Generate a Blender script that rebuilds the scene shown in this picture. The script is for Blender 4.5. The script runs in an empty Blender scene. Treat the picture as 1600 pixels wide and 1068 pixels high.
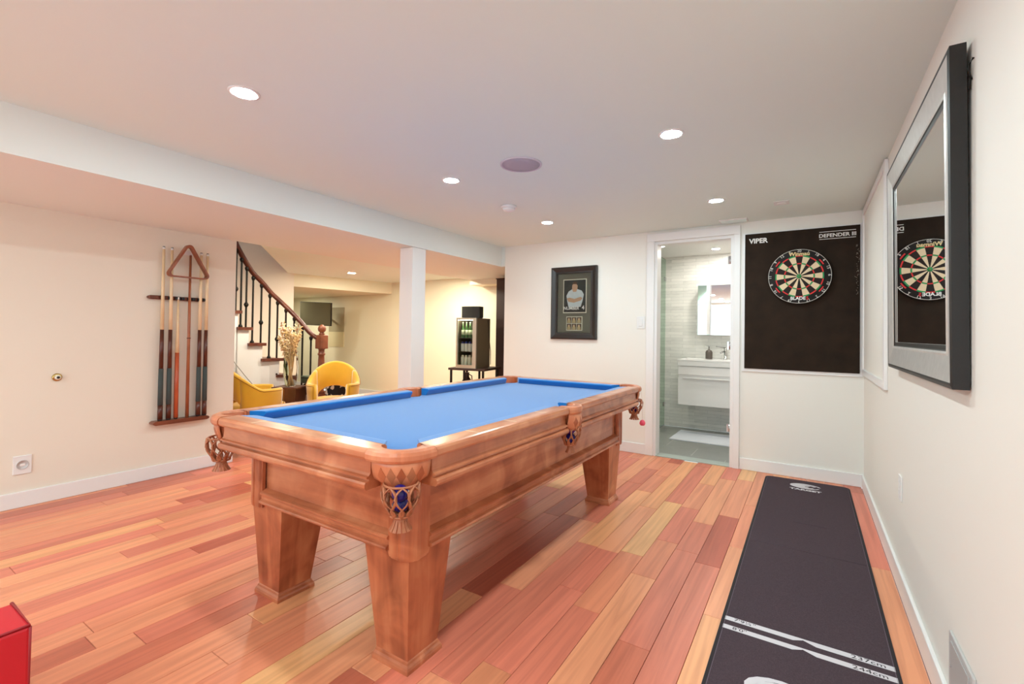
import bpy, bmesh, math, random
from mathutils import Vector, Matrix, Euler
C = bpy.context.scene.collection
S = bpy.context.scene
PI = math.pi
random.seed(7)

# ------------------------------------------------------------------ camera, world, exposure
H = 1.155
f, yaw, pit, rol, ccx, ccy = 729.84, .5657, .0134, .0143, 800., 510.2
Fv = Vector((-math.sin(yaw)*math.cos(pit), math.cos(yaw)*math.cos(pit), math.sin(pit)))
Rv = Vector((math.cos(yaw), math.sin(yaw), 0)); Uv = Rv.cross(Fv)
R2 = Rv*math.cos(rol)+Uv*math.sin(rol); U2 = -Rv*math.sin(rol)+Uv*math.cos(rol)
cam = bpy.data.cameras.new('camera'); camo = bpy.data.objects.new('camera', cam); C.objects.link(camo)
m = Matrix((R2, U2, -Fv)).transposed().to_4x4(); m.translation = (0, 0, H); camo.matrix_world = m
cam.sensor_width = 36; cam.lens = 36*f/1600; cam.shift_y = (ccy-534)/1600; cam.clip_start = .02
S.camera = camo
w = bpy.data.worlds.new('world'); S.world = w; w.use_nodes = True
w.node_tree.nodes['Background'].inputs[0].default_value = (.76, .93, 1, 1)
w.node_tree.nodes['Background'].inputs[1].default_value = 1.2
S.view_settings.view_transform = 'Standard'; S.view_settings.look = 'None'
S.view_settings.gamma = 1; S.view_settings.use_curve_mapping = False
S.view_settings.exposure = 1.45
LAMP = 172.0        # downlight lens emission
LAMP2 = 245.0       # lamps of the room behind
# ------------------------------------------------------------------ materials
def lin(c):
    return tuple(((v/255/12.92) if v/255 <= .04045 else ((v/255+.055)/1.055)**2.4) for v in c[:3])+(1,)
MATS = {}
def mat(name, rgb, rough=.5, metal=0, spec=.5, bump=0, bscale=100, var=0, vscale=5, **kw):
    if name in MATS: return MATS[name]
    m = bpy.data.materials.new(name); m.use_nodes = True; N = m.node_tree.nodes; L = m.node_tree.links
    b = N['Principled BSDF']; b.inputs['Base Color'].default_value = lin(rgb)
    b.inputs['Roughness'].default_value = rough; b.inputs['Metallic'].default_value = metal
    b.inputs['Specular IOR Level'].default_value = spec
    for k, v in kw.items(): b.inputs[k.replace('_', ' ')].default_value = v
    tc = N.new('ShaderNodeTexCoord')
    if var:
        n = N.new('ShaderNodeTexNoise'); n.inputs['Scale'].default_value = vscale; n.inputs['Detail'].default_value = 4
        L.new(tc.outputs['Object'], n.inputs['Vector'])
        mx = N.new('ShaderNodeMix'); mx.data_type = 'RGBA'
        c = lin(rgb); mx.inputs[6].default_value = tuple(v*(1-var) for v in c[:3])+(1,)
        mx.inputs[7].default_value = tuple(min(1, v*(1+var)) for v in c[:3])+(1,)
        L.new(n.outputs['Fac'], mx.inputs[0]); L.new(mx.outputs[2], b.inputs['Base Color'])
    if bump:
        n = N.new('ShaderNodeTexNoise'); n.inputs['Scale'].default_value = bscale
        L.new(tc.outputs['Object'], n.inputs['Vector'])
        bp = N.new('ShaderNodeBump'); bp.inputs['Strength'].default_value = bump; bp.inputs['Distance'].default_value = .002
        L.new(n.outputs['Fac'], bp.inputs['Height']); L.new(bp.outputs['Normal'], b.inputs['Normal'])
    MATS[name] = m; return m
def emit(name, rgb, s):
    m = bpy.data.materials.new(name); m.use_nodes = True; N = m.node_tree.nodes
    b = N['Principled BSDF']; b.inputs['Base Color'].default_value = (0, 0, 0, 1)
    b.inputs['Emission Color'].default_value = lin(rgb); b.inputs['Emission Strength'].default_value = s
    MATS[name] = m; return m
def wood(name, c1, c2, c3, axis='y', rough=.3, scale=1., coat=0., blotch=.5):
    """grain runs along the given axis; colours between dark c1, middle c2 and light c3"""
    m = bpy.data.materials.new(name); m.use_nodes = True; N = m.node_tree.nodes; L = m.node_tree.links
    b = N['Principled BSDF']; b.inputs['Roughness'].default_value = rough
    b.inputs['Coat Weight'].default_value = coat; b.inputs['Coat Roughness'].default_value = .25
    tc = N.new('ShaderNodeTexCoord'); oi = N.new('ShaderNodeObjectInfo')
    add = N.new('ShaderNodeVectorMath'); add.operation = 'MULTIPLY_ADD'
    cb = N.new('ShaderNodeCombineXYZ')
    for i in range(3): L.new(oi.outputs['Random'], cb.inputs[i])
    L.new(cb.outputs[0], add.inputs[0]); add.inputs[1].default_value = (9, 7, 5); L.new(tc.outputs['Object'], add.inputs[2])
    mp = N.new('ShaderNodeMapping'); L.new(add.outputs[0], mp.inputs[0])
    s = {'x': (1.2, 16, 16), 'y': (16, 1.2, 16), 'z': (16, 16, 1.2)}[axis]
    mp.inputs['Scale'].default_value = tuple(v*scale for v in s)
    n = N.new('ShaderNodeTexNoise'); n.inputs['Scale'].default_value = 1; n.inputs['Detail'].default_value = 6; n.inputs['Distortion'].default_value = .6
    L.new(mp.outputs[0], n.inputs['Vector'])
    n2 = N.new('ShaderNodeTexNoise'); n2.inputs['Scale'].default_value = 5; n2.inputs['Detail'].default_value = 3; n2.inputs['Distortion'].default_value = 1.2
    L.new(add.outputs[0], n2.inputs['Vector'])
    mm = N.new('ShaderNodeMix'); mm.inputs[0].default_value = blotch
    L.new(n.outputs['Fac'], mm.inputs[2]); L.new(n2.outputs['Fac'], mm.inputs[3])
    r = N.new('ShaderNodeValToRGB'); L.new(mm.outputs[0], r.inputs[0])
    e = r.color_ramp.elements; e[0].position = .3; e[0].color = lin(c1); e[1].position = .7; e[1].color = lin(c3)
    k = e.new(.5); k.color = lin(c2)
    L.new(r.outputs[0], b.inputs['Base Color'])
    MATS[name] = m; return m
def floor_mat():
    m = bpy.data.materials.new('floor_wood'); m.use_nodes = True; N = m.node_tree.nodes; L = m.node_tree.links
    b = N['Principled BSDF']; b.inputs['Roughness'].default_value = .33; b.inputs['Specular IOR Level'].default_value = .35
    oi = N.new('ShaderNodeObjectInfo'); ge = N.new('ShaderNodeNewGeometry')
    a = N.new('ShaderNodeMath'); a.operation = 'ADD'; L.new(oi.outputs['Random'], a.inputs[0]); L.new(ge.outputs['Random Per Island'], a.inputs[1])
    fr = N.new('ShaderNodeMath'); fr.operation = 'FRACT'; L.new(a.outputs[0], fr.inputs[0])
    r = N.new('ShaderNodeValToRGB'); L.new(fr.outputs[0], r.inputs[0]); r.color_ramp.interpolation = 'CONSTANT'
    cols = [(0, (226, 142, 108)), (.14, (222, 128, 104)), (.28, (232, 156, 116)), (.40, (202, 114, 88)), (.48, (234, 164, 116)),
            (.56, (214, 124, 100)), (.70, (228, 148, 112)), (.84, (212, 136, 100)), (.88, (238, 180, 126)), (.93, (192, 98, 76))]
    e = r.color_ramp.elements; e[0].position = 0; e[0].color = lin(cols[0][1]); e[1].position = cols[1][0]; e[1].color = lin(cols[1][1])
    for p, c in cols[2:]: q = e.new(p); q.color = lin(c)
    cb = N.new('ShaderNodeCombineXYZ'); L.new(fr.outputs[0], cb.inputs[0]); L.new(fr.outputs[0], cb.inputs[1]); L.new(fr.outputs[0], cb.inputs[2])
    ad = N.new('ShaderNodeVectorMath'); ad.operation = 'MULTIPLY_ADD'; L.new(cb.outputs[0], ad.inputs[0]); ad.inputs[1].default_value = (37, 53, 29)
    L.new(ge.outputs['Position'], ad.inputs[2])
    mp = N.new('ShaderNodeMapping'); mp.inputs['Scale'].default_value = (26, 1.1, 1); L.new(ad.outputs[0], mp.inputs[0])
    n = N.new('ShaderNodeTexNoise'); n.inputs['Scale'].default_value = 1; n.inputs['Detail'].default_value = 7; n.inputs['Distortion'].default_value = 1.0
    L.new(mp.outputs[0], n.inputs['Vector'])
    r2 = N.new('ShaderNodeValToRGB'); L.new(n.outputs['Fac'], r2.inputs[0])
    e2 = r2.color_ramp.elements; e2[0].position = .33; e2[0].color = (.72, .62, .6, 1); e2[1].position = .62; e2[1].color = (1.12, 1.12, 1.1, 1)
    mx = N.new('ShaderNodeMix'); mx.data_type = 'RGBA'; mx.blend_type = 'MULTIPLY'; mx.inputs[0].default_value = .55
    L.new(r.outputs[0], mx.inputs[6]); L.new(r2.outputs[0], mx.inputs[7]); L.new(mx.outputs[2], b.inputs['Base Color'])
    MATS['floor_wood'] = m; return m
def marble_mat():
    m = bpy.data.materials.new('marble_strips'); m.use_nodes = True; N = m.node_tree.nodes; L = m.node_tree.links
    b = N['Principled BSDF']; b.inputs['Roughness'].default_value = .3
    ge = N.new('ShaderNodeNewGeometry')
    sp = N.new('ShaderNodeSeparateXYZ'); L.new(ge.outputs['Position'], sp.inputs[0])
    ad = N.new('ShaderNodeMath'); L.new(sp.outputs[0], ad.inputs[0]); L.new(sp.outputs[1], ad.inputs[1])
    cb = N.new('ShaderNodeCombineXYZ'); L.new(ad.outputs[0], cb.inputs[0]); L.new(sp.outputs[2], cb.inputs[1])
    bk = N.new('ShaderNodeTexBrick'); bk.inputs['Scale'].default_value = 1; bk.inputs['Brick Width'].default_value = .3
    bk.inputs['Row Height'].default_value = .04; bk.inputs['Mortar Size'].default_value = .0015
    bk.inputs['Color1'].default_value = lin((242, 240, 234)); bk.inputs['Color2'].default_value = lin((224, 223, 217)); bk.inputs['Mortar'].default_value = lin((205, 204, 199))
    L.new(cb.outputs[0], bk.inputs['Vector'])
    n = N.new('ShaderNodeTexNoise'); n.inputs['Scale'].default_value = 9; n.inputs['Detail'].default_value = 8; n.inputs['Distortion'].default_value = 2
    mp = N.new('ShaderNodeMapping'); mp.inputs['Scale'].default_value = (.6, .6, 4); L.new(ge.outputs['Position'], mp.inputs[0]); L.new(mp.outputs[0], n.inputs['Vector'])
    r = N.new('ShaderNodeValToRGB'); L.new(n.outputs['Fac'], r.inputs[0]); r.color_ramp.elements[0].position = .3; r.color_ramp.elements[0].color = (.72, .72, .72, 1); r.color_ramp.elements[1].position = .5
    mx = N.new('ShaderNodeMix'); mx.data_type = 'RGBA'; mx.blend_type = 'MULTIPLY'; mx.inputs[0].default_value = .4
    L.new(bk.outputs['Color'], mx.inputs[6]); L.new(r.outputs[0], mx.inputs[7]); L.new(mx.outputs[2], b.inputs['Base Color'])
    MATS['marble'] = m; return m
WALL = mat('wall_paint', (240, 236, 228), .6, bump=.05, bscale=60)
WALL2 = mat('wall_paint_cream', (238, 232, 206), .6, bump=.05, bscale=60)
WALLL = mat('wall_paint_warm', (236, 227, 212), .6, bump=.05, bscale=60)
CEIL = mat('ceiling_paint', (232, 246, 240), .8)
TRIM = mat('trim_paint', (240, 237, 235), .35)
FLOOR = floor_mat(); MARBLE = marble_mat()
UNDER = mat('floor_joint', (96, 48, 34), .8)
TW = [(138, 68, 40), (194, 116, 78), (226, 158, 116)]
TX = wood('table_wood_x', *TW, 'x', .3, coat=.5); TY = wood('table_wood_y', *TW, 'y', .3, coat=.5); TZ = wood('table_wood_z', (122, 56, 32), (184, 104, 68), (212, 140, 98), 'z', .3, coat=.4)
TZD = wood('table_inlay', (150, 74, 46), (176, 96, 62), (196, 116, 80), 'z', .3)
CAST = wood('pocket_wood', (176, 96, 62), (206, 124, 86), (226, 156, 116), 'z', .35, coat=.3)
LEATH = mat('pocket_leather', (176, 108, 74), .5, var=.2, vscale=20)
LEATHD = mat('pocket_leather_inside', (170, 82, 40), .6)
CLOTH = mat('blue_felt', (8, 114, 188), .9, spec=.1, bump=.15, bscale=900, Sheen_Weight=.5, Sheen_Roughness=.5)
DARKW = wood('dark_rack_wood', (84, 40, 24), (118, 62, 40), (140, 80, 54), 'y', .35)
STW = wood('stair_wood', (66, 28, 18), (92, 42, 26), (118, 60, 38), 'z', .35)
NEWW = wood('newel_wood', (104, 56, 36), (132, 74, 50), (152, 92, 64), 'z', .35)
IRON = mat('wrought_iron', (38, 34, 30), .5, .6)
YEL = mat('yellow_velvet', (222, 168, 34), .85, var=.12, vscale=6, Sheen_Weight=.6)
SEAM = mat('yellow_piping', (158, 104, 18), .8)
RED = mat('red_leather', (196, 22, 40), .38, bump=.1, bscale=220)
BLACK = mat('black_board', (42, 30, 21), .8, spec=.2, var=.6, vscale=9)
BLK = mat('black_plastic', (20, 19, 19), .4)
WHITE = mat('white_plastic', (236, 234, 232), .35)
WHT = mat('white_print', (236, 234, 230), .6)
MIR = mat('mirror_glass', (240, 240, 240), .01, 1)
SILV = mat('silver_leaf', (206, 202, 198), .35, .45, var=.15, vscale=30)
CHR = mat('chrome', (200, 200, 202), .12, 1)
GLASS = mat('clear_glass', (240, 248, 244), .02, Transmission_Weight=1., IOR=1.1)
GLASSG = mat('green_shower_glass', (222, 240, 230), .02, Transmission_Weight=1., IOR=1.05)
MATC = mat('dart_mat_pile', (76, 62, 68), .95, spec=.15, bump=.6, bscale=500, var=.45, vscale=260)
MATE = mat('dart_mat_edge', (32, 24, 28), .8)
GREY = mat('grey_tile', (150, 150, 144), .35, var=.12, vscale=6)
GROUT = mat('grout', (206, 204, 198), .8)
CUEL = wood('cue_maple', (216, 184, 140), (234, 206, 164), (244, 220, 184), 'z', .3)
CUED = wood('cue_dark', (60, 26, 16), (84, 38, 24), (104, 52, 34), 'z', .3)
CUEO = wood('cue_orange', (166, 66, 34), (188, 84, 48), (204, 104, 66), 'z', .3)
CUEB = wood('bridge_wood', (140, 76, 46), (164, 96, 62), (182, 114, 78), 'z', .3)
WRAP = mat('cue_wrap', (68, 76, 74), .9)
BLACKW = mat('dark_stained_wood', (58, 36, 28), .5, var=.3, vscale=3)

# ------------------------------------------------------------------ mesh helpers
class MB:
    def __init__(s): s.v = []; s.f = []; s.m = []; s.sm = []
    def add(s, vs, fs, mi=0, smooth=False):
        o = len(s.v); s.v += [Vector(p) for p in vs]
        for q in fs: s.f.append([o+i for i in q]); s.m.append(mi); s.sm.append(smooth)
        return s
    def box(s, x0, y0, z0, x1, y1, z1, mi=0, M=None):
        p = [(x0,y0,z0),(x1,y0,z0),(x1,y1,z0),(x0,y1,z0),(x0,y0,z1),(x1,y0,z1),(x1,y1,z1),(x0,y1,z1)]
        if M: p = [M @ Vector(q) for q in p]
        return s.add(p, [(0,3,2,1),(4,5,6,7),(0,1,5,4),(1,2,6,5),(2,3,7,6),(3,0,4,7)], mi)
    def cbox(s, x0, y0, z0, x1, y1, z1, r=.005, mi=0, M=None):
        """box with chamfered edges"""
        bm = bmesh.new(); bmesh.ops.create_cube(bm, size=1)
        for v in bm.verts: v.co = ((x0+x1)/2+v.co.x*(x1-x0), (y0+y1)/2+v.co.y*(y1-y0), (z0+z1)/2+v.co.z*(z1-z0))
        r = min(r, .45*min(abs(x1-x0), abs(y1-y0), abs(z1-z0)))
        bmesh.ops.bevel(bm, geom=bm.edges[:], offset=r, segments=2, profile=.5, affect='EDGES')
        vs = [(M @ v.co) if M else v.co.copy() for v in bm.verts]
        s.add(vs, [[v.index for v in q.verts] for q in bm.faces], mi); bm.free(); return s
    def lathe(s, prof, c=(0,0,0), n=16, mi=0, M=None, smooth=True):
        vs = []; fs = []
        for r, z in prof:
            for k in range(n):
                a = 2*PI*k/n; p = Vector((c[0]+r*math.cos(a), c[1]+r*math.sin(a), c[2]+z)); vs.append(M @ p if M else p)
        for j in range(len(prof)-1):
            for k in range(n): fs.append((j*n+k, j*n+(k+1)%n, (j+1)*n+(k+1)%n, (j+1)*n+k))
        fs.append(list(range(n))[::-1]); fs.append([(len(prof)-1)*n+k for k in range(n)])
        return s.add(vs, fs, mi, smooth)
    def tube(s, pts, r, n=8, mi=0, closed=False, ry=None, up=(0,0,1), smooth=True):
        pts = [Vector(p) for p in pts]; rs = r if isinstance(r, (list, tuple)) else [r]*len(pts); vs = []; fs = []; K = len(pts)
        for i, p in enumerate(pts):
            a = pts[i-1] if (i or closed) else p; b = pts[(i+1) % K] if (i < K-1 or closed) else p
            t = (b-a).normalized(); u = Vector(up)
            if abs(t.dot(u)) > .95: u = Vector((1, 0, 0))
            sd = t.cross(u).normalized(); u2 = sd.cross(t)
            for k in range(n):
                q = 2*PI*k/n; vs.append(p+sd*math.cos(q)*rs[i]+u2*math.sin(q)*(rs[i] if ry is None else ry))
        for i in range(K if closed else K-1):
            j = (i+1) % K
            for k in range(n): fs.append((i*n+k, i*n+(k+1)%n, j*n+(k+1)%n, j*n+k))
        if not closed: fs.append(list(range(n))[::-1]); fs.append([(K-1)*n+k for k in range(n)])
        return s.add(vs, fs, mi, smooth)
    def prism(s, poly, z0, z1, mi=0, M=None):
        """poly of (x, y) extruded in z"""
        n = len(poly); vs = [Vector((p[0], p[1], z0)) for p in poly]+[Vector((p[0], p[1], z1)) for p in poly]
        if M: vs = [M @ v for v in vs]
        return s.add(vs, [list(range(n))[::-1], list(range(n, 2*n))]+[(k, (k+1)%n, n+(k+1)%n, n+k) for k in range(n)], mi)
    def loft(s, rows, mi=0, closed=False, caps=True, smooth=False):
        """rows of equal-length point lists; closed = each row is a ring"""
        n = len(rows[0]); vs = [p for r in rows for p in r]; fs = []
        for i in range(len(rows)-1):
            for k in range(n if closed else n-1): fs.append((i*n+k, i*n+(k+1)%n, (i+1)*n+(k+1)%n, (i+1)*n+k))
        if closed and caps: fs.append(list(range(n))[::-1]); fs.append([(len(rows)-1)*n+k for k in range(n)])
        return s.add(vs, fs, mi, smooth)
    def mesh(s, name, mats, off=(0,0,0), recalc=True):
        me = bpy.data.meshes.new(name); off = Vector(off)
        me.from_pydata([tuple(p-off) for p in s.v], [], s.f)
        for q in (mats if isinstance(mats, (list, tuple)) else [mats]): me.materials.append(q)
        me.polygons.foreach_set('material_index', s.m); me.polygons.foreach_set('use_smooth', s.sm)
        if recalc:
            bm = bmesh.new(); bm.from_mesh(me); bmesh.ops.recalc_face_normals(bm, faces=bm.faces); bm.to_mesh(me); bm.free()
        me.update(); return me
    def build(s, name, mats, parent=None, local=False, **kw):
        if parent is None or local:
            if parent is None and not kw.get('keep'):
                xs = [p.x for p in s.v]; ys = [p.y for p in s.v]; off = Vector(((min(xs)+max(xs))/2, (min(ys)+max(ys))/2, min(p.z for p in s.v)))
            else: off = Vector((0, 0, 0))
        else:
            off = Vector((0, 0, 0)); q = parent
            while q: off += q.location; q = q.parent
        me = s.mesh(name, mats, off); o = bpy.data.objects.new(name, me); C.objects.link(o)
        if parent is None: o.location = off
        else: o.parent = parent
        kw.pop('keep', None); tag(o, **kw); return o
def tag(o, label=None, cat=None, group=None, kind=None):
    if label: o['label'] = label
    if cat: o['category'] = cat
    if group: o['group'] = group
    if kind: o['kind'] = kind
    return o
def thing(name, loc, label, cat, group=None, rz=0):
    o = bpy.data.objects.new(name, None); C.objects.link(o); o.location = loc; o.rotation_euler = (0, 0, rz); o.empty_display_size = .05
    return tag(o, label, cat, group)
def copy_tree(o, parent=None):
    c = o.copy(); C.objects.link(c)
    if parent: c.parent = parent
    for ch in list(o.children): copy_tree(ch, c)
    return c
def text(s, size, mt, M, parent, name='lettering', ext=.0006, offset=0., sx=1., bold=0, shear=0, align='CENTER', spacing=1.):
    cu = bpy.data.curves.new('t', 'FONT'); cu.body = s; cu.size = size; cu.extrude = ext; cu.offset = offset*size; cu.shear = shear
    cu.align_x = align; cu.align_y = 'CENTER'; cu.resolution_u = 3; cu.space_character = spacing
    to = bpy.data.objects.new('t', cu); C.objects.link(to); dg = bpy.context.evaluated_depsgraph_get(); dg.update()
    me = bpy.data.meshes.new_from_object(to.evaluated_get(dg)); me.name = name
    bpy.data.objects.remove(to); bpy.data.curves.remove(cu)
    off = Vector((0, 0, 0)); q = parent
    while q: off += q.location; q = q.parent
    for v in me.vertices: v.co = M @ Vector((v.co.x*sx, v.co.y, v.co.z)) - off
    me.materials.clear(); me.materials.append(mt)
    o = bpy.data.objects.new(name, me); C.objects.link(o); o.parent = parent; return o
def frame_M(o, ex, ey):
    ex = Vector(ex).normalized(); ey = Vector(ey).normalized(); ez = ex.cross(ey)
    M = Matrix((ex, ey, ez)).transposed().to_4x4(); M.translation = o; return M

# ------------------------------------------------------------------ room shell
XR, YD, ZC, XL, ZB, XB = .3662, 4.532, 2.1537, -4.2434, 1.9266, -3.0315
YBK = -3.2; YF = 5.755; Z2 = 2.0; XE = -2.985; XS = -6.52
DX0, DX1, DZ = -1.25, -.565, 2.045
def struct(name, mb, m, parent=None): return mb.build(name, m, parent, kind=None if parent else 'structure')
b = MB().box(XR, YBK, 0, XR+.12, YD+.12, ZC+.1); struct('wall_right', b, WALL)
b = MB()
b.box(XE, YD, 0, DX0, YD+.12, ZC+.1); b.box(DX1, YD, 0, XR, YD+.12, ZC+.1); b.box(DX0, YD, DZ, DX1, YD+.12, ZC+.1)
struct('wall_far', b, WALL)
b = MB().box(XL-.12, YBK, 0, XL, 2.153, ZB); struct('wall_left', b, WALLL)
b = MB().box(XL-.12, YBK-.12, 0, -4.1, YBK, ZC+.1).box(.2, YBK-.12, 0, XR+.12, YBK, ZC+.1).box(-4.1, YBK-.12, ZC-.06, .2, YBK, ZC+.1); struct('wall_back', b, WALL)  # unseen wall; wide opening added so world light fills the room
b = MB()
for x in (-4.1, -2.7, -1.3, .14): b.box(x, YBK-.08, 0, x+.06, YBK-.03, ZC-.06)
struct('added_window_1', b, mat('trim_paint', (240, 237, 235), .35))  # frame bars of the added fill-light opening, out of view
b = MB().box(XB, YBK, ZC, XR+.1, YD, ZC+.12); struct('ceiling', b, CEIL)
# dropped beam along the left side
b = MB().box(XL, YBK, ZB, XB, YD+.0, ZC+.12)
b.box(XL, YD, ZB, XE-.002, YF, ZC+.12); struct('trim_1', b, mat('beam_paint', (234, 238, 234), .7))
# room beyond: cream far wall, stair wall, ceiling with the stairwell opening
b = MB().box(-10.2, YF, 0, XE+.1, YF+.12, 3.0); struct('wall_lounge_far', b, WALL2)
b = MB().box(XE, YD+.12, 0, XE+.1, YF, ZC+.1); struct('wall_lounge_right', b, WALL2)
b = MB().box(XS-.12, -.6, 0, XS, 4.15, 4.4); struct('wall_stair', b, WALLL)
b = MB().box(-10.2, 4.03, 0, XS-.12, 4.15, 3.0); struct('wall_lounge_near', b, WALL2)
b = MB().box(-10.3, 4.1, 0, -10.2, YF+.12, 3.0); struct('wall_lounge_left', b, WALL2)
b = MB().box(XS, -.72, 0, XL-.12, -.6, 4.4); struct('wall_stair_back', b, WALLL)
b = MB().box(XL-.24, -.6, 2.0, XL-.12, 2.3, 4.4); struct('wall_stair_side', b, WALLL)
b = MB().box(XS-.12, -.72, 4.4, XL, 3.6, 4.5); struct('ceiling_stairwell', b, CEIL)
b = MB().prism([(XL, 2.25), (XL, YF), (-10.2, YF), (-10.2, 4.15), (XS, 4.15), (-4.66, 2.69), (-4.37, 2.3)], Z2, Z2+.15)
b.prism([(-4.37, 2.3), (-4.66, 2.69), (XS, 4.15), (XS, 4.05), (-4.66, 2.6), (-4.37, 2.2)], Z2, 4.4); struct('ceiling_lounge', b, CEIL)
# diagonal bulkhead in the lounge
b = MB().prism([(XS, 4.15), (-6.155, YF), (-9.9, YF), (-9.9, 4.6)], 1.807, Z2); struct('trim_2', b, WALL2)
b = MB().box(-4.2, 5.45, 1.85, -3.5, YF, Z2); struct('trim_3', b, WALL2)
# baseboards
bh, bt = .1, .014
def base(name, x0, y0, x1, y1): struct(name, MB().cbox(x0, y0, 0, x1, y1, bh, .004), TRIM)
base('baseboard_right', XR-bt, YBK, XR, YD-bt)
base('baseboard_left', XL, YBK, XL+bt, 2.153)
base('baseboard_far', DX1+.06, YD-bt, XR, YD)
base('baseboard_far_left', XE, YD-bt, DX0-.06, YD)
base('baseboard_lounge', -10, YF-bt, XE, YF)
# door casing and jamb
d = bpy.data.objects.new('door_1', None); C.objects.link(d); d.location = (DX0, YD, 0); tag(d, kind='structure')
cw = .078
MB().cbox(DX0-cw, YD-.02, 0, DX0-.006, YD, DZ+.008, .003).build('side_casing', TRIM, d)
MB().cbox(DX1+.006, YD-.02, 0, DX1+cw-.02, YD, DZ+.008, .003).build('side_casing', TRIM, d)
MB().cbox(DX0-cw, YD-.022, DZ+.008, DX1+cw-.02, YD, DZ+.008+cw, .003).build('head_casing', TRIM, d)
MB().box(DX0-.006, YD-.004, 0, DX0+.02, YD+.13, DZ).box(DX1-.02, YD-.004, 0, DX1+.006, YD+.13, DZ).box(DX0+.02, YD-.004, DZ-.02, DX1-.02, YD+.13, DZ).build('jamb', TRIM, d)
for z in (1.07, .34, 1.83):
    MB().tube([(DX1-.024, YD+.0, z-.035), (DX1-.024, YD+.0, z+.035)], .007, 8).box(DX1-.045, YD+.003, z-.035, DX1-.024, YD+.006, z+.035).build('hinge', CHR, d)
leaf = MB().cbox(DX1+.012, YD+.14, .01, DX1+.048, YD+.14+.66, DZ-.01, .003).build('door_leaf', TRIM, d)
MB().tube([(DX1-.04, YD+.73, 1.0), (DX1+.01, YD+.73, 1.0)], .009).tube([(DX1-.04, YD+.73, 1.0), (DX1-.04, YD+.63, 1.0)], .008).build('door_handle', CHR, leaf)
MB().cbox(DX0+.02, YD-.01, 0, DX1-.02, YD+.12, .008, .002).build('threshold', mat('threshold_stone', (176, 184, 176), .3), d)

# floor: joint-coloured slab, planks
fl = MB().box(XL-2.3, YBK, -.05, XR, YD, -.011).box(-10.2, YD, -.05, XE, YF, -.011).box(-10.2, 4.15, -.05, XL-2.3, YD, -.011).build('floor', UNDER, kind='structure')
def plank_mesh(L, W):
    g = .0008; r = .0012
    return MB().add([(g,g,-.011),(W-g,g,-.011),(W-g,L-g,-.011),(g,L-g,-.011),(g,g,-r),(W-g,g,-r),(W-g,L-g,-r),(g,L-g,-r),(g+r,g+r,0),(W-g-r,g+r,0),(W-g-r,L-g-r,0),(g+r,L-g-r,0)],
        [(0,3,2,1),(0,1,5,4),(1,2,6,5),(2,3,7,6),(3,0,4,7),(4,5,9,8),(5,6,10,9),(6,7,11,10),(7,4,8,11),(8,9,10,11)])
PWD = .1195; rest = MB(); cache = {}; cand = []
rng = random.Random(11); nrow = int((XR-(XL-2.2))/PWD)+1
for i in range(nrow):
    x0 = XR-.014-(i+1)*PWD; y = YBK-rng.random()*.9
    while y < YF:
        Ln = rng.choice([.45, .6, .75, .9, 1.05, 1.2, 1.35]); y1 = y+Ln
        a, c = max(y, YBK), min(y1, YD if x0+PWD > XE else YF)
        if c-a > .05: cand.append((x0, a, c))
        y = y1
def vis(p):
    x0, a, c = p; xm = x0+PWD/2; ym = (a+c)/2
    inview = False
    for yy in (a, ym, c):
        dv = Vector((xm, yy, -H)); wz = dv.dot(Fv)
        if wz > .1:
            u = 800+f*dv.dot(R2)/wz; v = ccy-f*dv.dot(U2)/wz
            if -20 < u < 1620 and v < 1090: inview = True
    return inview and x0 > XL-.2 and a < YD
vv = [p for p in cand if vis(p)]; vv.sort(key=lambda p: p[0]**2+((p[1]+p[2])/2)**2); chosen = set(vv[:298])
for p in cand:
    x0, a, c = p
    if p in chosen:
        L_ = round(c-a, 3)
        if L_ not in cache: cache[L_] = plank_mesh(L_, PWD).mesh('plank', FLOOR)
        o = bpy.data.objects.new('plank', cache[L_]); C.objects.link(o); o.parent = fl; o.location = Vector((x0, a, 0))-fl.location
    else:
        q = plank_mesh(c-a, PWD); rest.add([v+Vector((x0, a, 0)) for v in q.v], q.f)
rest.build('planking', FLOOR, fl, kind='stuff')

# ------------------------------------------------------------------ bathroom behind the door
BX0, BX1, YB = -2.6, .25, 6.14
b = MB().box(BX0-.1, YB, 0, BX1+.1, YB+.1, ZC+.1); struct('wall_bathroom_far', b, MARBLE)
b = MB().box(BX0-.1, YD+.12, 0, BX0, YB, ZC+.1); struct('wall_bathroom_left', b, MARBLE)
b = MB().box(BX1, YD+.12, 0, BX1+.1, YB, ZC+.1); struct('wall_bathroom_right', b, WALL)
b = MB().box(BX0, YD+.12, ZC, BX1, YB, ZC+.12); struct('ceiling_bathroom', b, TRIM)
bf = MB().box(BX0, YD+.115, -.05, BX1, YB, -.001).build('floor_bathroom', GROUT, kind='structure')
tile = MB().cbox(.003, .003, -.006, .609, .302, 0, .0015).mesh('tile', GREY)
tile2 = MB().cbox(.002, .002, -.006, .61, .208, 0, .0015).mesh('tile', GREY)
for r, y in enumerate((4.452+.2, 4.755+.0, 5.06, 5.366, 5.67, 5.975)):
    ox = -.95-.612*3 + (.306 if r % 2 == 0 else 0) - (0 if r % 2 else 0)
    for k in range(6):
        x = ox+k*.612
        if x < BX0-.2 or x+.6 > BX1+.2: continue
        o = bpy.data.objects.new('tile', tile); C.objects.link(o); o.parent = bf; o.location = Vector((x, y, 0))-bf.location
        if r == 0: o.data = tile2; o.scale = (1, .49, 1)
        if r == 5: o.scale = (1, .54, 1)
sg = thing('shower_glass', (-1.563, 5.55, 0), 'tall greenish shower glass panel behind the left door jamb', 'glass panel')
MB().box(-1.568, 5.0, .01, -1.558, YB-.003, 2.13).build('pane', GLASSG, sg)
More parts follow.
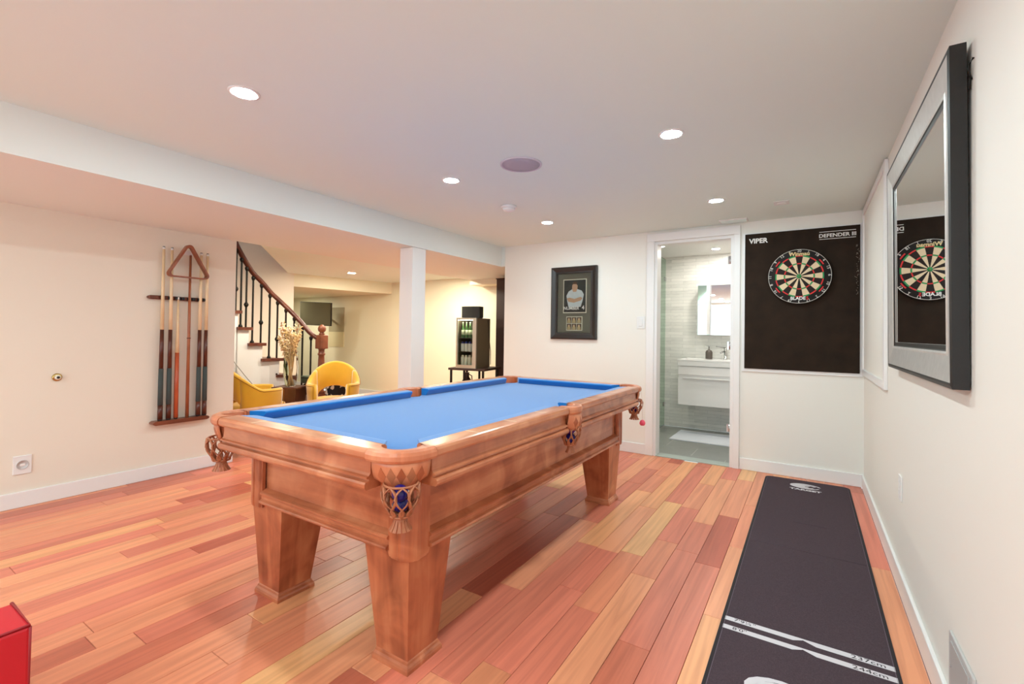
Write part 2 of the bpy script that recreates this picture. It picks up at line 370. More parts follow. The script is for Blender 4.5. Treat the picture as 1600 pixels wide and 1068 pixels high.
for z in (.25, 1.85): MB().cbox(-1.575, YB-.05, z, -1.551, YB-.001, z+.05, .003).build('clamp', CHR, sg)
MB().box(-1.572, 5.0, 0.001, -1.554, YB-.003, .012).build('floor_channel', CHR, sg)
vx0, vx1, vy0 = -1.295, -.45, 5.69
va = thing('vanity', ((vx0+vx1)/2, 5.9, .345), 'white wall-hung bathroom vanity with two drawers below a thick basin', 'vanity')
va.location.z = .345
MB().box(vx0+.01, vy0+.02, .345, vx1-.01, YB-.002, .80).build('cabinet_body', TRIM, va)
MB().cbox(vx0+.003, vy0, .70, vx1-.003, vy0+.02, .795, .003).build('drawer', TRIM, va)
dr = MB().cbox(vx0+.003, vy0, .35, vx1-.003, vy0+.02, .655, .003).build('drawer', TRIM, va)
MB().cbox(vx0+.06, vy0-.03, .655, vx1-.02, vy0-.0, .672, .003).build('handle', WHITE, dr)
b = MB(); b.cbox(vx0-.005, vy0-.01, .80, vx1+.005, YB-.002, .855, .006); b.box(vx0+.02, vy0+.03, .855, vx1, vy0+.04, .87)
b.cbox(vx0-.005, vy0-.01, .855, vx1+.005, vy0+.03, .878, .004); b.cbox(vx0-.005, vy0+.33, .855, vx1+.005, YB-.002, .878, .004); b.cbox(vx0-.005, vy0, .855, vx0+.03, YB-.01, .878, .004)
b.build('basin', WHITE, va)
MB().cbox(-.71, vy0-.014, .822, -.63, vy0-.010, .836, .001).build('overflow_slot', BLK, va)
fa = thing('basin_faucet', (-.83, 6.04, .878), 'chrome lever faucet on the white bathroom basin', 'faucet')
MB().lathe([(.022, 0), (.02, .01), (.017, .012), (.017, .13), (.015, .135)], (-.83, 6.04, .878)).build('body', CHR, fa)
MB().tube([(-.83, 6.04, .97), (-.86, 5.95, .965), (-.865, 5.93, .955)], .011).build('spout', CHR, fa)
MB().tube([(-.83, 6.04, 1.015), (-.93, 6.0, 1.03)], .006).build('lever', CHR, fa)
so = thing('soap_dispenser', (-1.01, 6.02, .878), 'grey-brown soap bottle with pump beside the basin faucet', 'bottle')
MB().lathe([(.038, 0), (.04, .005), (.04, .08), (.03, .1), (.012, .108), (.012, .12)], (-1.01, 6.02, .878)).build('bottle_body', mat('smoky_soap_bottle', (92, 84, 78), .25), so)
MB().lathe([(.006, .12), (.006, .145), (.012, .147), (.012, .155)], (-1.01, 6.02, .878), 10).tube([(-1.01, 6.02, 1.03), (-1.045, 6.0, 1.03)], .004).build('pump', CHR, so)
mc = thing('mirror_cabinet', (-.9, 6.08, 1.164), 'mirror-fronted medicine cabinet on the marble wall over the basin', 'cabinet')
MB().box(-1.135, 6.02, 1.17, -.6, YB-.002, 1.76).build('cabinet_body', TRIM, mc)
MB().box(-1.0, 6.008, 1.166, -.6, 6.018, 1.764).build('door', MIR, mc)
MB().box(0, 0, 1.166, .135, .008, 1.764, M=Matrix.Translation((-1.14, 6.008, 0)) @ Matrix.Rotation(.12, 4, 'Z')).build('side_door', mat('mirror_green_reflection', (186, 214, 200), .05, .9), mc)  # mirror tinted green to paint in the shower glass reflection
bm_ = thing('bath_mat', (-.98, 5.64, 0), 'flat white bath mat on the grey tiles below the vanity', 'mat')
MB().cbox(-1.305, 5.35, .0005, -.45, 5.92, .011, .004).build('pile', mat('bath_mat_cloth', (226, 228, 236), .9, bump=.3, bscale=300), bm_)
for y in (5.36, 5.895): MB().cbox(-1.295, y, .011, -.46, y+.015, .013, .001).build('hem', WHT, bm_)

# ------------------------------------------------------------------ downlights and ceiling fittings
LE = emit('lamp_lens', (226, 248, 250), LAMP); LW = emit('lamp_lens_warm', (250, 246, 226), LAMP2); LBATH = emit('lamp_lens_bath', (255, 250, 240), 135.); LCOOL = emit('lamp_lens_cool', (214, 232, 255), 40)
def downlight(x, y, z, m, label, r=.046):
    t = thing('recessed_downlight', (x, y, z), label, 'ceiling light', 'round recessed downlights')
    MB().lathe([(r, -.001), (r+.002, -.004), (r+.012, -.005), (r+.016, -.001), (r+.016, 0)], (x, y, z), 28).build('trim_ring', WHITE, t)
    n = 28; MB().lathe([(r-.0005, 0), (r*.9, -.0012), (r*.6, -.0022), (.0008, -.0026)], (x, y, z-.0032), n).build('lens', m, t)
YS = [3.70, 2.362, 1.042, -.28, -1.6, -2.7]
lab = {(0,0):'glowing downlight in the ceiling left of the smoke detector, farthest in its row', (0,1):'glowing downlight beside the round ceiling speaker, second of the left row',
       (0,2):'large glowing downlight nearest the camera in front of the beam', (1,0):'glowing downlight in front of the bathroom doorway', (1,1):'glowing downlight in the ceiling to the right of the speaker'}
lab[(0,0)] = 'glowing downlight beyond the smoke detector, farthest of the left row'
for c_, x in enumerate((-1.99, -.58)):
    for r_, y in enumerate(YS):
        downlight(x + (-.03 if (c_, r_) == (0, 2) else 0), y, ZC, LE, lab.get((c_, r_), 'downlight in the ceiling behind the camera'))
downlight(-5.65, 4.5, Z2, LW, 'warm downlight in the lounge ceiling beyond the beam', .05)
for y_ in (2.75, 3.7, 4.6, 5.1): downlight(-4.48, y_, Z2, LW, 'added warm fill light in the lounge ceiling hidden behind the beam', .05)  # fill lamps added out of sight to brighten chairs and lounge
downlight(-8.2, 5.0, 1.807, LW, 'unseen warm fill light under the lounge bulkhead by the television', .05)  # out-of-view lamp added to brighten the lounge
downlight(-3.65, -.9, ZB, LE, 'downlight under the beam behind the camera', .05)
downlight(-3.65, .9, ZB, LW, 'warm downlight out of frame under the beam', .0001) if False else None
downlight(-1.394, 5.3, ZC, LBATH, 'left downlight of the two seen through the bathroom door', .04)
downlight(-.3, 5.2, ZC, LBATH, 'added fill light in the bathroom ceiling hidden behind the right door jamb', .04); downlight(-2.1, 5.3, ZC, LBATH, 'added fill light over the shower hidden behind the left door jamb', .04)  # two lamps added out of sight to brighten the bathroom walls
downlight(-.9, 5.75, ZC, LBATH, 'right downlight of the two seen through the bathroom door', .04)
downlight(-5.4, 1.6, 4.4, LCOOL, 'added cool light standing in for daylight at the top of the stairwell', .12)  # lamp added in place of daylight from above
sp = thing('ceiling_speaker', (-1.442, 2.345, ZC), 'round flush speaker grille in the ceiling, large and unlit', 'speaker')
MB().lathe([(.125, 0), (.123, -.006), (.115, -.008), (.112, -.004)], (-1.442, 2.345, ZC), 36).build('rim', mat('speaker_rim', (214, 208, 216), .6), sp)
MB().lathe([(.112, -.001), (.112, -.005), (.06, -.007), (.001, -.0075)], (-1.442, 2.345, ZC), 36).build('grille', mat('speaker_grille', (188, 180, 190), .8, bump=.4, bscale=900), sp)
sm = thing('smoke_detector', (-2.0, 3.078, ZC), 'small white round smoke detector on the ceiling', 'smoke detector')
MB().lathe([(.062, 0), (.062, -.012), (.056, -.02)], (-2.0, 3.078, ZC), 28).build('base_ring', WHITE, sm)
MB().lathe([(.05, -.02), (.048, -.032), (.035, -.04), (.001, -.042)], (-2.0, 3.078, ZC), 28).build('cover', WHITE, sm)
v = thing('ceiling_vent', (-.55, 4.41, ZC), 'thin white vent in the ceiling just above the door casing', 'vent')
MB().cbox(-.66, 4.35, ZC-.008, -.44, 4.47, ZC, .002).build('vent_frame', WHITE, v)
for k in range(4): MB().box(-.65, 4.362+k*.026, ZC-.012, -.45, 4.372+k*.026, ZC-.008).build('slat', CEIL, v)
pl = thing('ceiling_blank_plate', (-.175, 3.99, ZC), 'small square white cover plate in the ceiling near the right wall', 'cover plate')
MB().cbox(-.225, 3.935, ZC-.006, -.125, 4.045, ZC, .002).build('plate', WHITE, pl)
MB().lathe([(.03, 0), (.03, -.004), (.02, -.006)], (-.175, 3.99, ZC-.006), 20).build('cap', WHITE, pl)

# ------------------------------------------------------------------ column
col = thing('support_column', (-3.12, 3.18, 0), 'square white column holding the beam beside the pool table', 'column')
MB().cbox(-3.203, 3.09, 0, -3.042, 3.262, ZB-.001, .003).build('shaft', TRIM, col)
MB().cbox(-3.215, 3.078, 0, -3.03, 3.274, .1, .004).build('base_trim', TRIM, col)

# ------------------------------------------------------------------ pool table
TCX, TCY, TA, TB, TZT = -1.592, 2.176, .60, 1.20, .792
pt = thing('pool_table', (TCX, TCY, 0), 'wooden pool table with blue cloth and leather net pockets', 'pool table')
def W(p, q, z): return Vector((TCX+p, TCY+q, z))
railp = [(-.085,.74),(-.085,.788),(-.08,.792),(-.014,.792),(-.005,.789),(0,.781),(0,.766),(-.005,.758),(-.015,.756),(-.024,.752),(-.023,.73),(-.022,.713),(-.017,.706),(-.008,.703),(-.008,.698),(-.017,.696),(-.017,.69),(-.004,.688),(0,.682),(0,.672),(-.006,.664),(-.10,.664),(-.10,.74)]
cushp = [(-.0855,.7905),(-.120,.7895),(-.133,.788),(-.138,.784),(-.138,.779),(-.118,.7475),(-.0855,.7475)]
def sweep(prof, axis, side, e0, e1, mb=None):
    """extrude profile (outward offset, z) along one rail; e0/e1 give the end position for an offset"""
    rows = []
    for e in (e0, e1):
        row = []
        for o, z in prof:
            t = e(o) if callable(e) else e
            row.append(W(t, side*(TB+o), z) if axis == 'x' else W(side*(TA+o), t, z))
        rows.append(row)
    return (mb or MB()).loft(rows, closed=True)
def cend(nose, back): return lambda o: back+(nose-back)*min(1, max(0, (-.0855-o)/.052))
SIGHT = mat('rail_sight', (244, 216, 186), .25)
for side in (-1, 1):
    r = sweep(railp, 'x', side, -.4445, .4445).build('rail', TX, pt)
    sweep(cushp, 'x', side, cend(-.39, -.435), cend(.39, .435)).build('cushion', CLOTH, r)
    for k in (-.2325, 0, .2325):
        MB().prism([(k-.003, side*(TB-.078)), (k+.003, side*(TB-.078)), (k+.003, side*(TB-.02)), (k-.003, side*(TB-.02))], TZT-.001, TZT+.0006, M=Matrix.Translation((TCX, TCY, 0))).build('sight', SIGHT, r)
    for h in (-1, 1):
        a, c = h*.0745, h*1.0445
        r = sweep(railp, 'y', side, a, c).build('rail', TY, pt)
        sweep(cushp, 'y', side, cend(h*.072, h*.062), cend(h*.99, h*1.035)).build('cushion', CLOTH, r)
        for k in (.28, .54, .8):
            MB().prism([(side*(TA-.078), h*k-.003), (side*(TA-.078), h*k+.003), (side*(TA-.02), h*k+.003), (side*(TA-.02), h*k-.003)], TZT-.001, TZT+.0006, M=Matrix.Translation((TCX, TCY, 0))).build('sight', SIGHT, r)
# bed: cloth over slate with cut corners and side notches
q = []
def arc(cx, cy, r, a0, a1, n=8): return [(cx+r*math.cos(a0+(a1-a0)*k/n), cy+r*math.sin(a0+(a1-a0)*k/n)) for k in range(n+1)]
BA, BB = TA-.09, TB-.09; hr = .058
poly = []
for sx, sy, a0 in ((1,1,0), (-1,1,PI/2), (-1,-1,PI), (1,-1,3*PI/2)):
    cxx, cyy = sx*(TA-.105), sy*(TB-.105)
    # enter and leave the corner hole
    if (sx, sy) == (1, 1):   poly += [(BA, cyy-.075)]+arc(cxx, cyy, hr, -PI/3.2, -PI*1.19, 8)+[(cxx-.075, BB)]
    if (sx, sy) == (-1, 1):  poly += [(cxx+.075, BB)]+arc(cxx, cyy, hr, PI*.19, -PI*.69, 8)+[(-BA, cyy-.075)]
    if (sx, sy) == (-1, -1): poly += [(-BA, .06)]+arc(-(TA-.07), 0, .05, PI/3, -PI/3, 6)+[(-BA, -.06)]+[(-BA, cyy+.075)]+arc(cxx, cyy, hr, PI*.69, -PI*.19, 8)+[(cxx+.075, -BB)]
    if (sx, sy) == (1, -1):  poly += [(cxx-.075, -BB)]+arc(cxx, cyy, hr, PI*1.19, PI*.31, 8)+[(BA, cyy+.075)]+[(BA, -.06)]+arc(TA-.07, 0, .05, -PI*2/3, -PI*4/3, 6)+[(BA, .06)]
bm = bmesh.new(); vs = [bm.verts.new(W(p[0], p[1], .747)) for p in poly]; fc = bm.faces.new(vs)
bmesh.ops.triangulate(bm, faces=[fc]); ex = bmesh.ops.extrude_face_region(bm, geom=bm.faces[:])
for g in ex['geom']:
    if isinstance(g, bmesh.types.BMVert): g.co.z = .72
mb = MB(); bm.verts.index_update(); mb.add([v.co.copy() for v in bm.verts], [[v.index for v in q.verts] for q in bm.faces]); bm.free()
mb.build('bed_cloth', CLOTH, pt)
MB().box(TCX-.47, TCY-1.03, .664, TCX+.47, TCY+1.03, .719).build('slate', mat('slate', (90, 90, 94), .7), pt)
# cabinet: recessed side panels, moulding, corner posts
CA, CBb = .478, 1.038
def panel(axis, side):
    L_ = (CA if axis == 'x' else CBb)-.09; o0 = (CBb if axis == 'x' else CA)
    pr = [(-.03,.664),(-.014,.664),(-.014,.47),(.004,.462),(.01,.46),(.015,.456),(.015,.45),(.009,.447),(.007,.44),(.007,.43),(.011,.427),(.018,.424),(.02,.418),(.016,.411),(-.03,.411)]
    rows = []
    for t in (-L_, L_): rows.append([W(t, side*(o0+o), z) if axis == 'x' else W(side*(o0+o), t, z) for o, z in pr])
    k = MB().loft(rows, closed=True).build('cabinet_panel', TX if axis == 'x' else TY, pt)
for side in (-1, 1): panel('x', side); panel('y', side)
def post(sx, sy):
    # stepped post wrapping the cabinet corner, rounded at the corner, with a rounded lower end
    X, Y = CA+.012, CBb+.012; wd = .105
    pl_ = [(X-wd, Y-.02), (X-wd, Y-.006), (X-wd+.012, Y-.006), (X-wd+.016, Y), (X-.055, Y), (X-.05, Y+.004)] + [(X-.05+.054*math.sin(t*PI/12), Y-.05+.054*math.cos(t*PI/12)) for t in range(0, 7)] + [(X+.004, Y-.05), (X, Y-.055), (X, Y-wd+.016), (X-.006, Y-wd+.012), (X-.006, Y-wd), (X-.02, Y-wd), (X-.03, Y-.03)]
    rows = []
    for z, s in ((.664, 1), (.42, 1), (.40, .985), (.392, .96), (.388, .93)):
        rows.append([W(sx*(X-.055+(p-X+.055)*s), sy*(Y-.055+(q-Y+.055)*s), z) for p, q in pl_])
    MB().loft(rows, closed=True).build('corner_post', TZ, pt)
def leg(sx, sy):
    def ring(x, y, s, z): return [W(sx*(x-s), sy*(y-s), z), W(sx*x, sy*(y-s), z), W(sx*x, sy*y, z), W(sx*(x-s), sy*y, z)]
    l = MB().loft([ring(.452, 1.01, .149, .03), ring(.474, 1.034, .218, .412)], closed=True).build('leg', TZ, pt)
    MB().loft([ring(.465, 1.023, .175, 0), ring(.465, 1.023, .175, .012), ring(.462, 1.02, .169, .02), ring(.457, 1.015, .159, .027), ring(.455, 1.013, .155, .034), ring(.4525, 1.0105, .15, .038)], closed=True).build('foot_moulding', TX, l)
for sx in (-1, 1):
    for sy in (-1, 1): post(sx, sy); leg(sx, sy)

def netting(cx, cy, zt, zb, r0):
    """lattice of leather straps"""
    mb = MB(); n = 9; K = 9
    def rad(t): return r0*(1.0+.12*math.sin(PI*min(1, t*1.3))-.42*max(0, t-.35)**1.2*1.6)
    for k in range(n):
        for s in (-1, 1):
            pts = []
            for i in range(K+1):
                t = i/K; a = 2*PI*k/n+s*(.5*2*PI/n*2.1)*math.sin(t*PI*.5)*1.0+s*.12*math.sin(t*PI*3); r = rad(t)
                pts.append(Vector((cx+r*math.cos(a), cy+r*math.sin(a), zt+(zb-zt)*t)))
            mb.tube(pts, .0064, 6, ry=.0026)
    for t in (0, .98):
        r = rad(t); mb.tube([(cx+r*math.cos(a*PI/9), cy+r*math.sin(a*PI/9), zt+(zb-zt)*t) for a in range(18)], .004, 5, closed=True)
    return mb
def tassel(cx, cy, zt, zb, r):
    mb = MB(); n = 14
    mb.lathe([(r*.62, 0), (r*.55, -(zt-zb)*.4), (r*.6, -(zt-zb)*.5)], (cx, cy, zt), 14)
    for k in range(n):
        a = 2*PI*k/n; d = Vector((math.cos(a), math.sin(a), 0)); e = Vector((-math.sin(a), math.cos(a), 0)); c = Vector((cx, cy, 0))
        rows = []
        for t, rr, ww in ((.35, .56, .09), (.7, .72, .12), (1, .98, .17)):
            z = zt+(zb-zt)*t; p = c+d*r*rr+Vector((0, 0, z)); rows.append([p-e*r*ww, p+e*r*ww, p+e*r*ww-d*.003, p-e*r*ww-d*.003])
        mb.loft(rows, closed=True)
    return mb
def diam(mb, P, t, z, dt, dz, out=.0012):
    rows = []
    for k in range(-3, 4):
        g = k/3; h = max(.02, 1-abs(g)); rows.append([P(t+dt*g, z+dz*h*j/2, out) for j in (2, 1, 0, -1, -2)]+[P(t+dt*g, z+dz*h*j/2, -.002) for j in (-2, 0, 2)])
    mb.loft(rows, closed=True)
def corner_pocket(sx, sy, detail):
    # outer path from end rail to side rail around the corner
    R = .125; n = 16; out = []; nrm = []
    out.append(Vector((TA-.153, TB))); nrm.append(Vector((0, 1)))
    for k in range(n+1):
        a = PI/2-(PI/2)*k/n; out.append(Vector((TA-R+R*math.cos(a)*1.0, TB-R+R*math.sin(a)*1.0))); nrm.append(Vector((math.cos(a), math.sin(a))))
    out.append(Vector((TA, TB-.152))); nrm.append(Vector((1, 0)))
    hc = Vector((TA-.105, TB-.105)); inn = []
    m_ = len(out)
    inn.append(Vector((TA-.152, TB-.085)))
    for k in range(m_-2):
        a = PI*.80-(PI*1.10)*k/(m_-3); inn.append(hc+Vector((math.cos(a), math.sin(a)))*.062)
    inn.append(Vector((TA-.085, TB-.152)))
    rows = []
    for o, i, nn in zip(out, inn, nrm):
        prof = [(i, .70), (i, .786), (i+(o-i)*.1, .7935), (o-nn*.014, .7935), (o-nn*.002, .788), (o+nn*.003, .778), (o+nn*.003, .765), (o-nn*.002, .757), (o-nn*.02, .755), (i+(o-i)*.35, .70)]
        rows.append([W(sx*p.x, sy*p.y, z) for p, z in prof])
    pk = MB().loft(rows, closed=True, smooth=False).build('pocket', CAST, pt)
    # apron shield under the casting
    def P(t, z, off=0):
        x = t*(m_-1); k = min(int(x), m_-2); g = x-k; o = out[k]*(1-g)+out[k+1]*g; nn = (nrm[k]*(1-g)+nrm[k+1]*g).normalized()
        dn = max(0, (.757-z)/.087); ins = .010+.030*dn**2.2
        p = o-nn*(ins-off); return W(sx*p.x, sy*p.y, z)
    K = 22; rows = []
    for off in (.0, -.006):
        for j in range(7):
            row = []
            for k in range(K+1):
                t = .03+.94*k/K; s = abs(2*t-1); zb = .668+.018*(s > .45)*min(1, (s-.45)/.12)+.016*max(0, (s-.6))/.4
                z = .7575+(zb-.7575)*j/6; row.append(P(t, z, off))
            rows.append(row)
        if off == 0: fr = rows; rows = []
    bk = rows; mb = MB()
    N_ = K+1; allr = fr+bk[::-1]; vs = [p for r in allr for p in r]; fs = []
    for i in range(len(allr)):
        j = (i+1) % len(allr)
        for k in range(K): fs.append((i*N_+k, i*N_+k+1, j*N_+k+1, j*N_+k))
    fs.append([i*N_ for i in range(len(allr))]); fs.append([i*N_+K for i in range(len(allr))][::-1])
    mb.add(vs, fs, 0, True); sh = mb.build('shield', CAST, pk)
    for k in range(5):
        t = .18+.16*k; d_ = MB(); diam(d_, P, t, .714, .074, .028); d_.build('diamond_inlay', TZD if k % 2 == 0 else LEATH, pk)
    nc = Vector((TA-.062, TB-.062)); c = W(sx*nc.x, sy*nc.y, 0)
    netting(c.x, c.y, .69, .592, .052).build('net', LEATH, pk)
    tassel(c.x, c.y, .597, .550, .036).build('tassel', LEATH, pk)
    # inner leather wall of the hole
    h = W(sx*hc.x, sy*hc.y, 0); mb = MB()
    a0 = math.atan2(sy, sx); rows = []
    for z in (.66, .784):
        rows.append([Vector((h.x+.061*math.cos(a0+(k/12-.5)*PI*1.2), h.y+.061*math.sin(a0+(k/12-.5)*PI*1.2), z)) for k in range(13)])
    for z in (.784, .66):
        rows.append([Vector((h.x+.064*math.cos(a0+(k/12-.5)*PI*1.2), h.y+.064*math.sin(a0+(k/12-.5)*PI*1.2), z)) for k in range(13)])
    mb.loft(rows, smooth=True).build('liner', LEATHD, pk)
    return c
def side_pocket(side):
    n = 14; out = []; inn = []; nrm = []
    for k in range(n+1):
        t = -1+2*k/n; out.append(Vector((TA+.022*max(0, 1-abs(t)**2.5), t*.072))); nrm.append(Vector((1, t*.25)).normalized())
        a = PI*.5-(PI)*k/n if False else 0
        y = t*.072; xi = (TA-.07)+math.sqrt(max(0, .05**2-min(.05, abs(y))**2)); inn.append(Vector((max(xi, TA-.085), y)))
    rows = []
    for o, i, nn in zip(out, inn, nrm):
        prof = [(i, .70), (i, .786), (i+(o-i)*.2, .7935), (o-nn*.012, .7935), (o-nn*.002, .788), (o+nn*.002, .778), (o+nn*.002, .765), (o-nn*.002, .757), (o-nn*.02, .755), (i+(o-i)*.1, .70)]
        rows.append([W(side*p.x, p.y, z) for p, z in prof])
    pk = MB().loft(rows, closed=True).build('pocket', CAST, pt)
    def P(t, z, off=0):
        x = min(max(t, 0), 1)*n; k = min(int(x), n-1); g = x-k; o = out[k]*(1-g)+out[k+1]*g; dn = max(0, (.757-z)/.087)
        return W(side*(o.x-.006-.018*dn**2+off+.016*math.sin(PI*min(max(t, 0), 1))*math.sin(PI*dn*.8)), o.y*(1-.1*dn**2), z)
    K = 16; fr = []; bk = []
    for off, L_ in ((0, fr), (-.006, bk)):
        for j in range(7):
            L_.append([P(.02+.96*k/K, .7575+((.668+.02*abs(2*k/K-1)**2)-.7575)*j/6, off) for k in range(K+1)])
    allr = fr+bk[::-1]; N_ = K+1; mb = MB(); fs = []
    for i in range(len(allr)):
        j = (i+1) % len(allr)
        for k in range(K): fs.append((i*N_+k, i*N_+k+1, j*N_+k+1, j*N_+k))
    fs.append([i*N_ for i in range(len(allr))]); fs.append([i*N_+K for i in range(len(allr))][::-1])
    mb.add([p for r in allr for p in r], fs, 0, True).build('shield', CAST, pk)
    for k in range(3):
        d_ = MB(); diam(d_, P, .25+.25*k, .715, .09, .026); d_.build('diamond_inlay', TZD, pk)
    c = W(side*(TA-.028), 0, 0)
    netting(c.x, c.y, .69, .592, .046).build('net', LEATH, pk); tassel(c.x, c.y, .595, .555, .027).build('tassel', LEATH, pk)
    h = W(side*(TA-.07), 0, 0); a0 = 0 if side > 0 else PI; rows = []
    for rr, z in ((.049, .66), (.049, .784), (.052, .784), (.052, .66)):
        rows.append([Vector((h.x+rr*math.cos(a0+(k/12-.5)*PI*.9), h.y+rr*math.sin(a0+(k/12-.5)*PI*.9), z)) for k in range(13)])
    MB().loft(rows, smooth=True).build('liner', LEATHD, pk)
    return c
cs = {}
for sx in (-1, 1):
    for sy in (-1, 1): cs[(sx, sy)] = corner_pocket(sx, sy, True)
    cs[(sx, 0)] = side_pocket(sx)
# balls resting in the nets
BALLC = {'white': (238, 234, 224), 'dark blue': (28, 24, 110), 'purple': (84, 26, 110), 'violet': (60, 20, 90)}
def ball(x, y, z, colr, label):
    t = thing('pool_ball', (x, y, z-.0255), label, 'pool ball', 'pool balls in the pocket nets')
    MB().lathe([(max(.0005, .0255*math.sin(PI*k/12)), -.0255*math.cos(PI*k/12)) for k in range(13)], (x, y, z), 20).build('sphere', mat('ball_'+colr.replace(' ', '_'), BALLC[colr], .08), t)
    MB().lathe([(.0105, 0), (.009, .0012), (.0005, .0016)], (0, 0, 0), 16, M=Matrix.Translation((x, y, z)) @ Euler((1.35+x*40 % 2, y*30 % 2, .7+z*50)).to_matrix().to_4x4() @ Matrix.Translation((0, 0, .0243))).build('number_spot', mat('ball_spot', (240, 236, 226), .1), t)
def balls(key, lst, where):
    c = cs[key]
    for dx, dy, z, colr, w_ in lst: ball(c.x+dx, c.y+dy, z, colr, '%s pool ball %s in the %s net pocket' % (colr, w_, where))
balls((1, -1), [(-.005, .005, .622, 'dark blue', 'at the bottom'), (.014, -.018, .667, 'dark blue', 'in the middle'), (-.017, .012, .672, 'white', 'near the rim')], 'nearest corner')
balls((1, 0), [(0, .002, .624, 'dark blue', 'at the bottom'), (.006, -.012, .672, 'purple', 'at the top')], 'middle side')
balls((1, 1), [(0, 0, .624, 'violet', 'at the bottom'), (.01, -.012, .672, 'purple', 'at the top')], 'far right corner')
# pink chalk holder hanging off the far corner
ch = thing('hanging_chalk_ball', (-.990, 3.30, .533), 'small pink ball hanging on a thin string at the far table corner', 'ball')
MB().tube([(-.990, 3.30, .545), (-.992, 3.299, .69), (-1.006, 3.297, .77)], .0012, 5).build('string', mat('string', (220, 200, 190), .8), ch)
MB().lathe([(.001, -.02), (.013, -.018), (.0195, -.008), (.02, .002), (.015, .014), (.006, .02), (.001, .021)], (-.990, 3.30, .533), 18).build('ball_body', mat('pink_rubber', (240, 84, 110), .5), ch)

# ------------------------------------------------------------------ cue rack and cues on the left wall
RX = XL
rk = thing('cue_rack', (RX, 1.71, .41), 'dark wooden two-rail wall rack holding the cues', 'cue rack')
# lower rail with rounded ends
def railbar(y0, y1, z0, z1, x1, m=DARKW, nm='lower_rail'):
    b = MB(); pts = [(y0+.018, z0)]+[(y1-.018, z0), (y1-.005, z0+.006), (y1, (z0+z1)/2), (y1-.005, z1-.006), (y1-.018, z1), (y0+.018, z1), (y0+.005, z1-.006), (y0, (z0+z1)/2), (y0+.005, z0+.006)]
    b.add([(RX+.001, p, z) for p, z in pts]+[(x1, p, z) for p, z in pts], [list(range(10))[::-1], list(range(10, 20))]+[(k, (k+1)%10, 10+(k+1)%10, 10+k) for k in range(10)])
    return b.build(nm, m, rk)
railbar(1.536, 1.93, .413, .443, RX+.075)
up = railbar(1.50, 1.907, 1.375, 1.405, RX+.022, nm='upper_rail')
cy = [1.592, 1.648, 1.698, 1.777, 1.868, 1.915]
gaps = [1.53, 1.62, 1.673, 1.722, 1.752, 1.80, 1.83, 1.858, 1.893]
for g0, g1 in ((1.505, 1.562), (1.582, 1.609), (1.632, 1.656), (1.676, 1.716), (1.72, 1.742), (1.766, 1.788), (1.795, 1.822), (1.838, 1.862), (1.878, 1.905)):
    MB().cbox(RX+.022, g0, 1.378, RX+.046, g1, 1.402, .005).build('clip_block', BLK if g0 > 1.55 else DARKW, rk)
xs = RX+.034
def cue(y, zb, zt, dark, wrap, label, kind):
    t = thing('pool_cue', (xs+.008, y, zb), label, 'pool cue', 'pool cues standing in the wall rack')
    def seg(n, z0, z1, r0, r1, m, base_=zb):
        MB().lathe([(r0, 0), (r1, z1-z0)], (xs+.008, y, z0), 12).build(n, m, t)
    rr = lambda z: .0175+(.0085-.0175)*(z-zb)/(1.45)
    if kind == 'full':
        zj = zb+.70
        seg('shaft', zj, zt-.022, rr(zj), rr(zt), CUEL); seg('ferrule', zt-.022, zt-.006, rr(zt), rr(zt), WHITE); seg('tip', zt-.006, zt, rr(zt), rr(zt)*.8, WRAP)
        seg('forearm', zb+.40, zj, rr(zb+.4), rr(zj), CUED); seg('grip_wrap', zb+.12, zb+.40, rr(zb+.12)+.0008, rr(zb+.4)+.0008, WRAP)
        seg('butt_sleeve', zb+.01, zb+.12, rr(zb), rr(zb+.12), CUED); seg('bumper', zb, zb+.01, rr(zb)*.8, rr(zb), BLK)
    else:
        seg('shaft', zb+.52, zt-.02, rr(zb+.52), .0068, CUEL); seg('ferrule', zt-.02, zt, .0068, .0066, WHITE); seg('butt', zb+.01, zb+.52, .0155, rr(zb+.52), CUEO); seg('bumper', zb, zb+.01, .011, .0155, BLK)
Z0 = .443
cue(cy[0], Z0, 1.785, 1, 1, 'pool cue at the left end of the wall rack, dark butt and grey wrap', 'full')
cue(cy[1], Z0, 1.785, 1, 1, 'pool cue second from the left in the rack, dark butt and grey wrap', 'full')
cue(cy[2], Z0, 1.40, 0, 0, 'short pool cue with an orange-brown butt in the wall rack', 'short')
cue(cy[4]-.012, Z0, 1.775, 1, 1, 'pool cue just right of the rack centre, dark butt, grey wrap', 'full')
cue(cy[5]-.012, Z0, 1.775, 1, 1, 'pool cue at the right end of the rack, dark butt', 'full')
br = thing('mechanical_bridge_stick', (xs+.008, cy[3], Z0), 'plain brown bridge stick with white head in the rack centre', 'bridge stick')
MB().lathe([(.013, 0), (.0085, 1.30)], (xs+.008, cy[3], Z0), 12).build('stick', CUEB, br)
MB().lathe([(.0145, 0), (.013, .008)], (xs+.008, cy[3], Z0+.63), 12).build('joint_collar', DARKW, br)
b = MB(); pts = [(-.05, 0), (-.045, .025), (-.03, .032), (-.022, .022), (-.012, .034), (0, .026), (.012, .034), (.022, .022), (.03, .032), (.045, .025), (.05, 0), (.03, -.006), (-.03, -.006)]
b.add([(xs+.004, cy[3]+p, 1.745+z) for p, z in pts]+[(xs+.012, cy[3]+p, 1.745+z) for p, z in pts], [list(range(13))[::-1], list(range(13, 26))]+[(k, (k+1)%13, 13+(k+1)%13, 13+k) for k in range(13)])
b.build('bridge_head', WHITE, br)
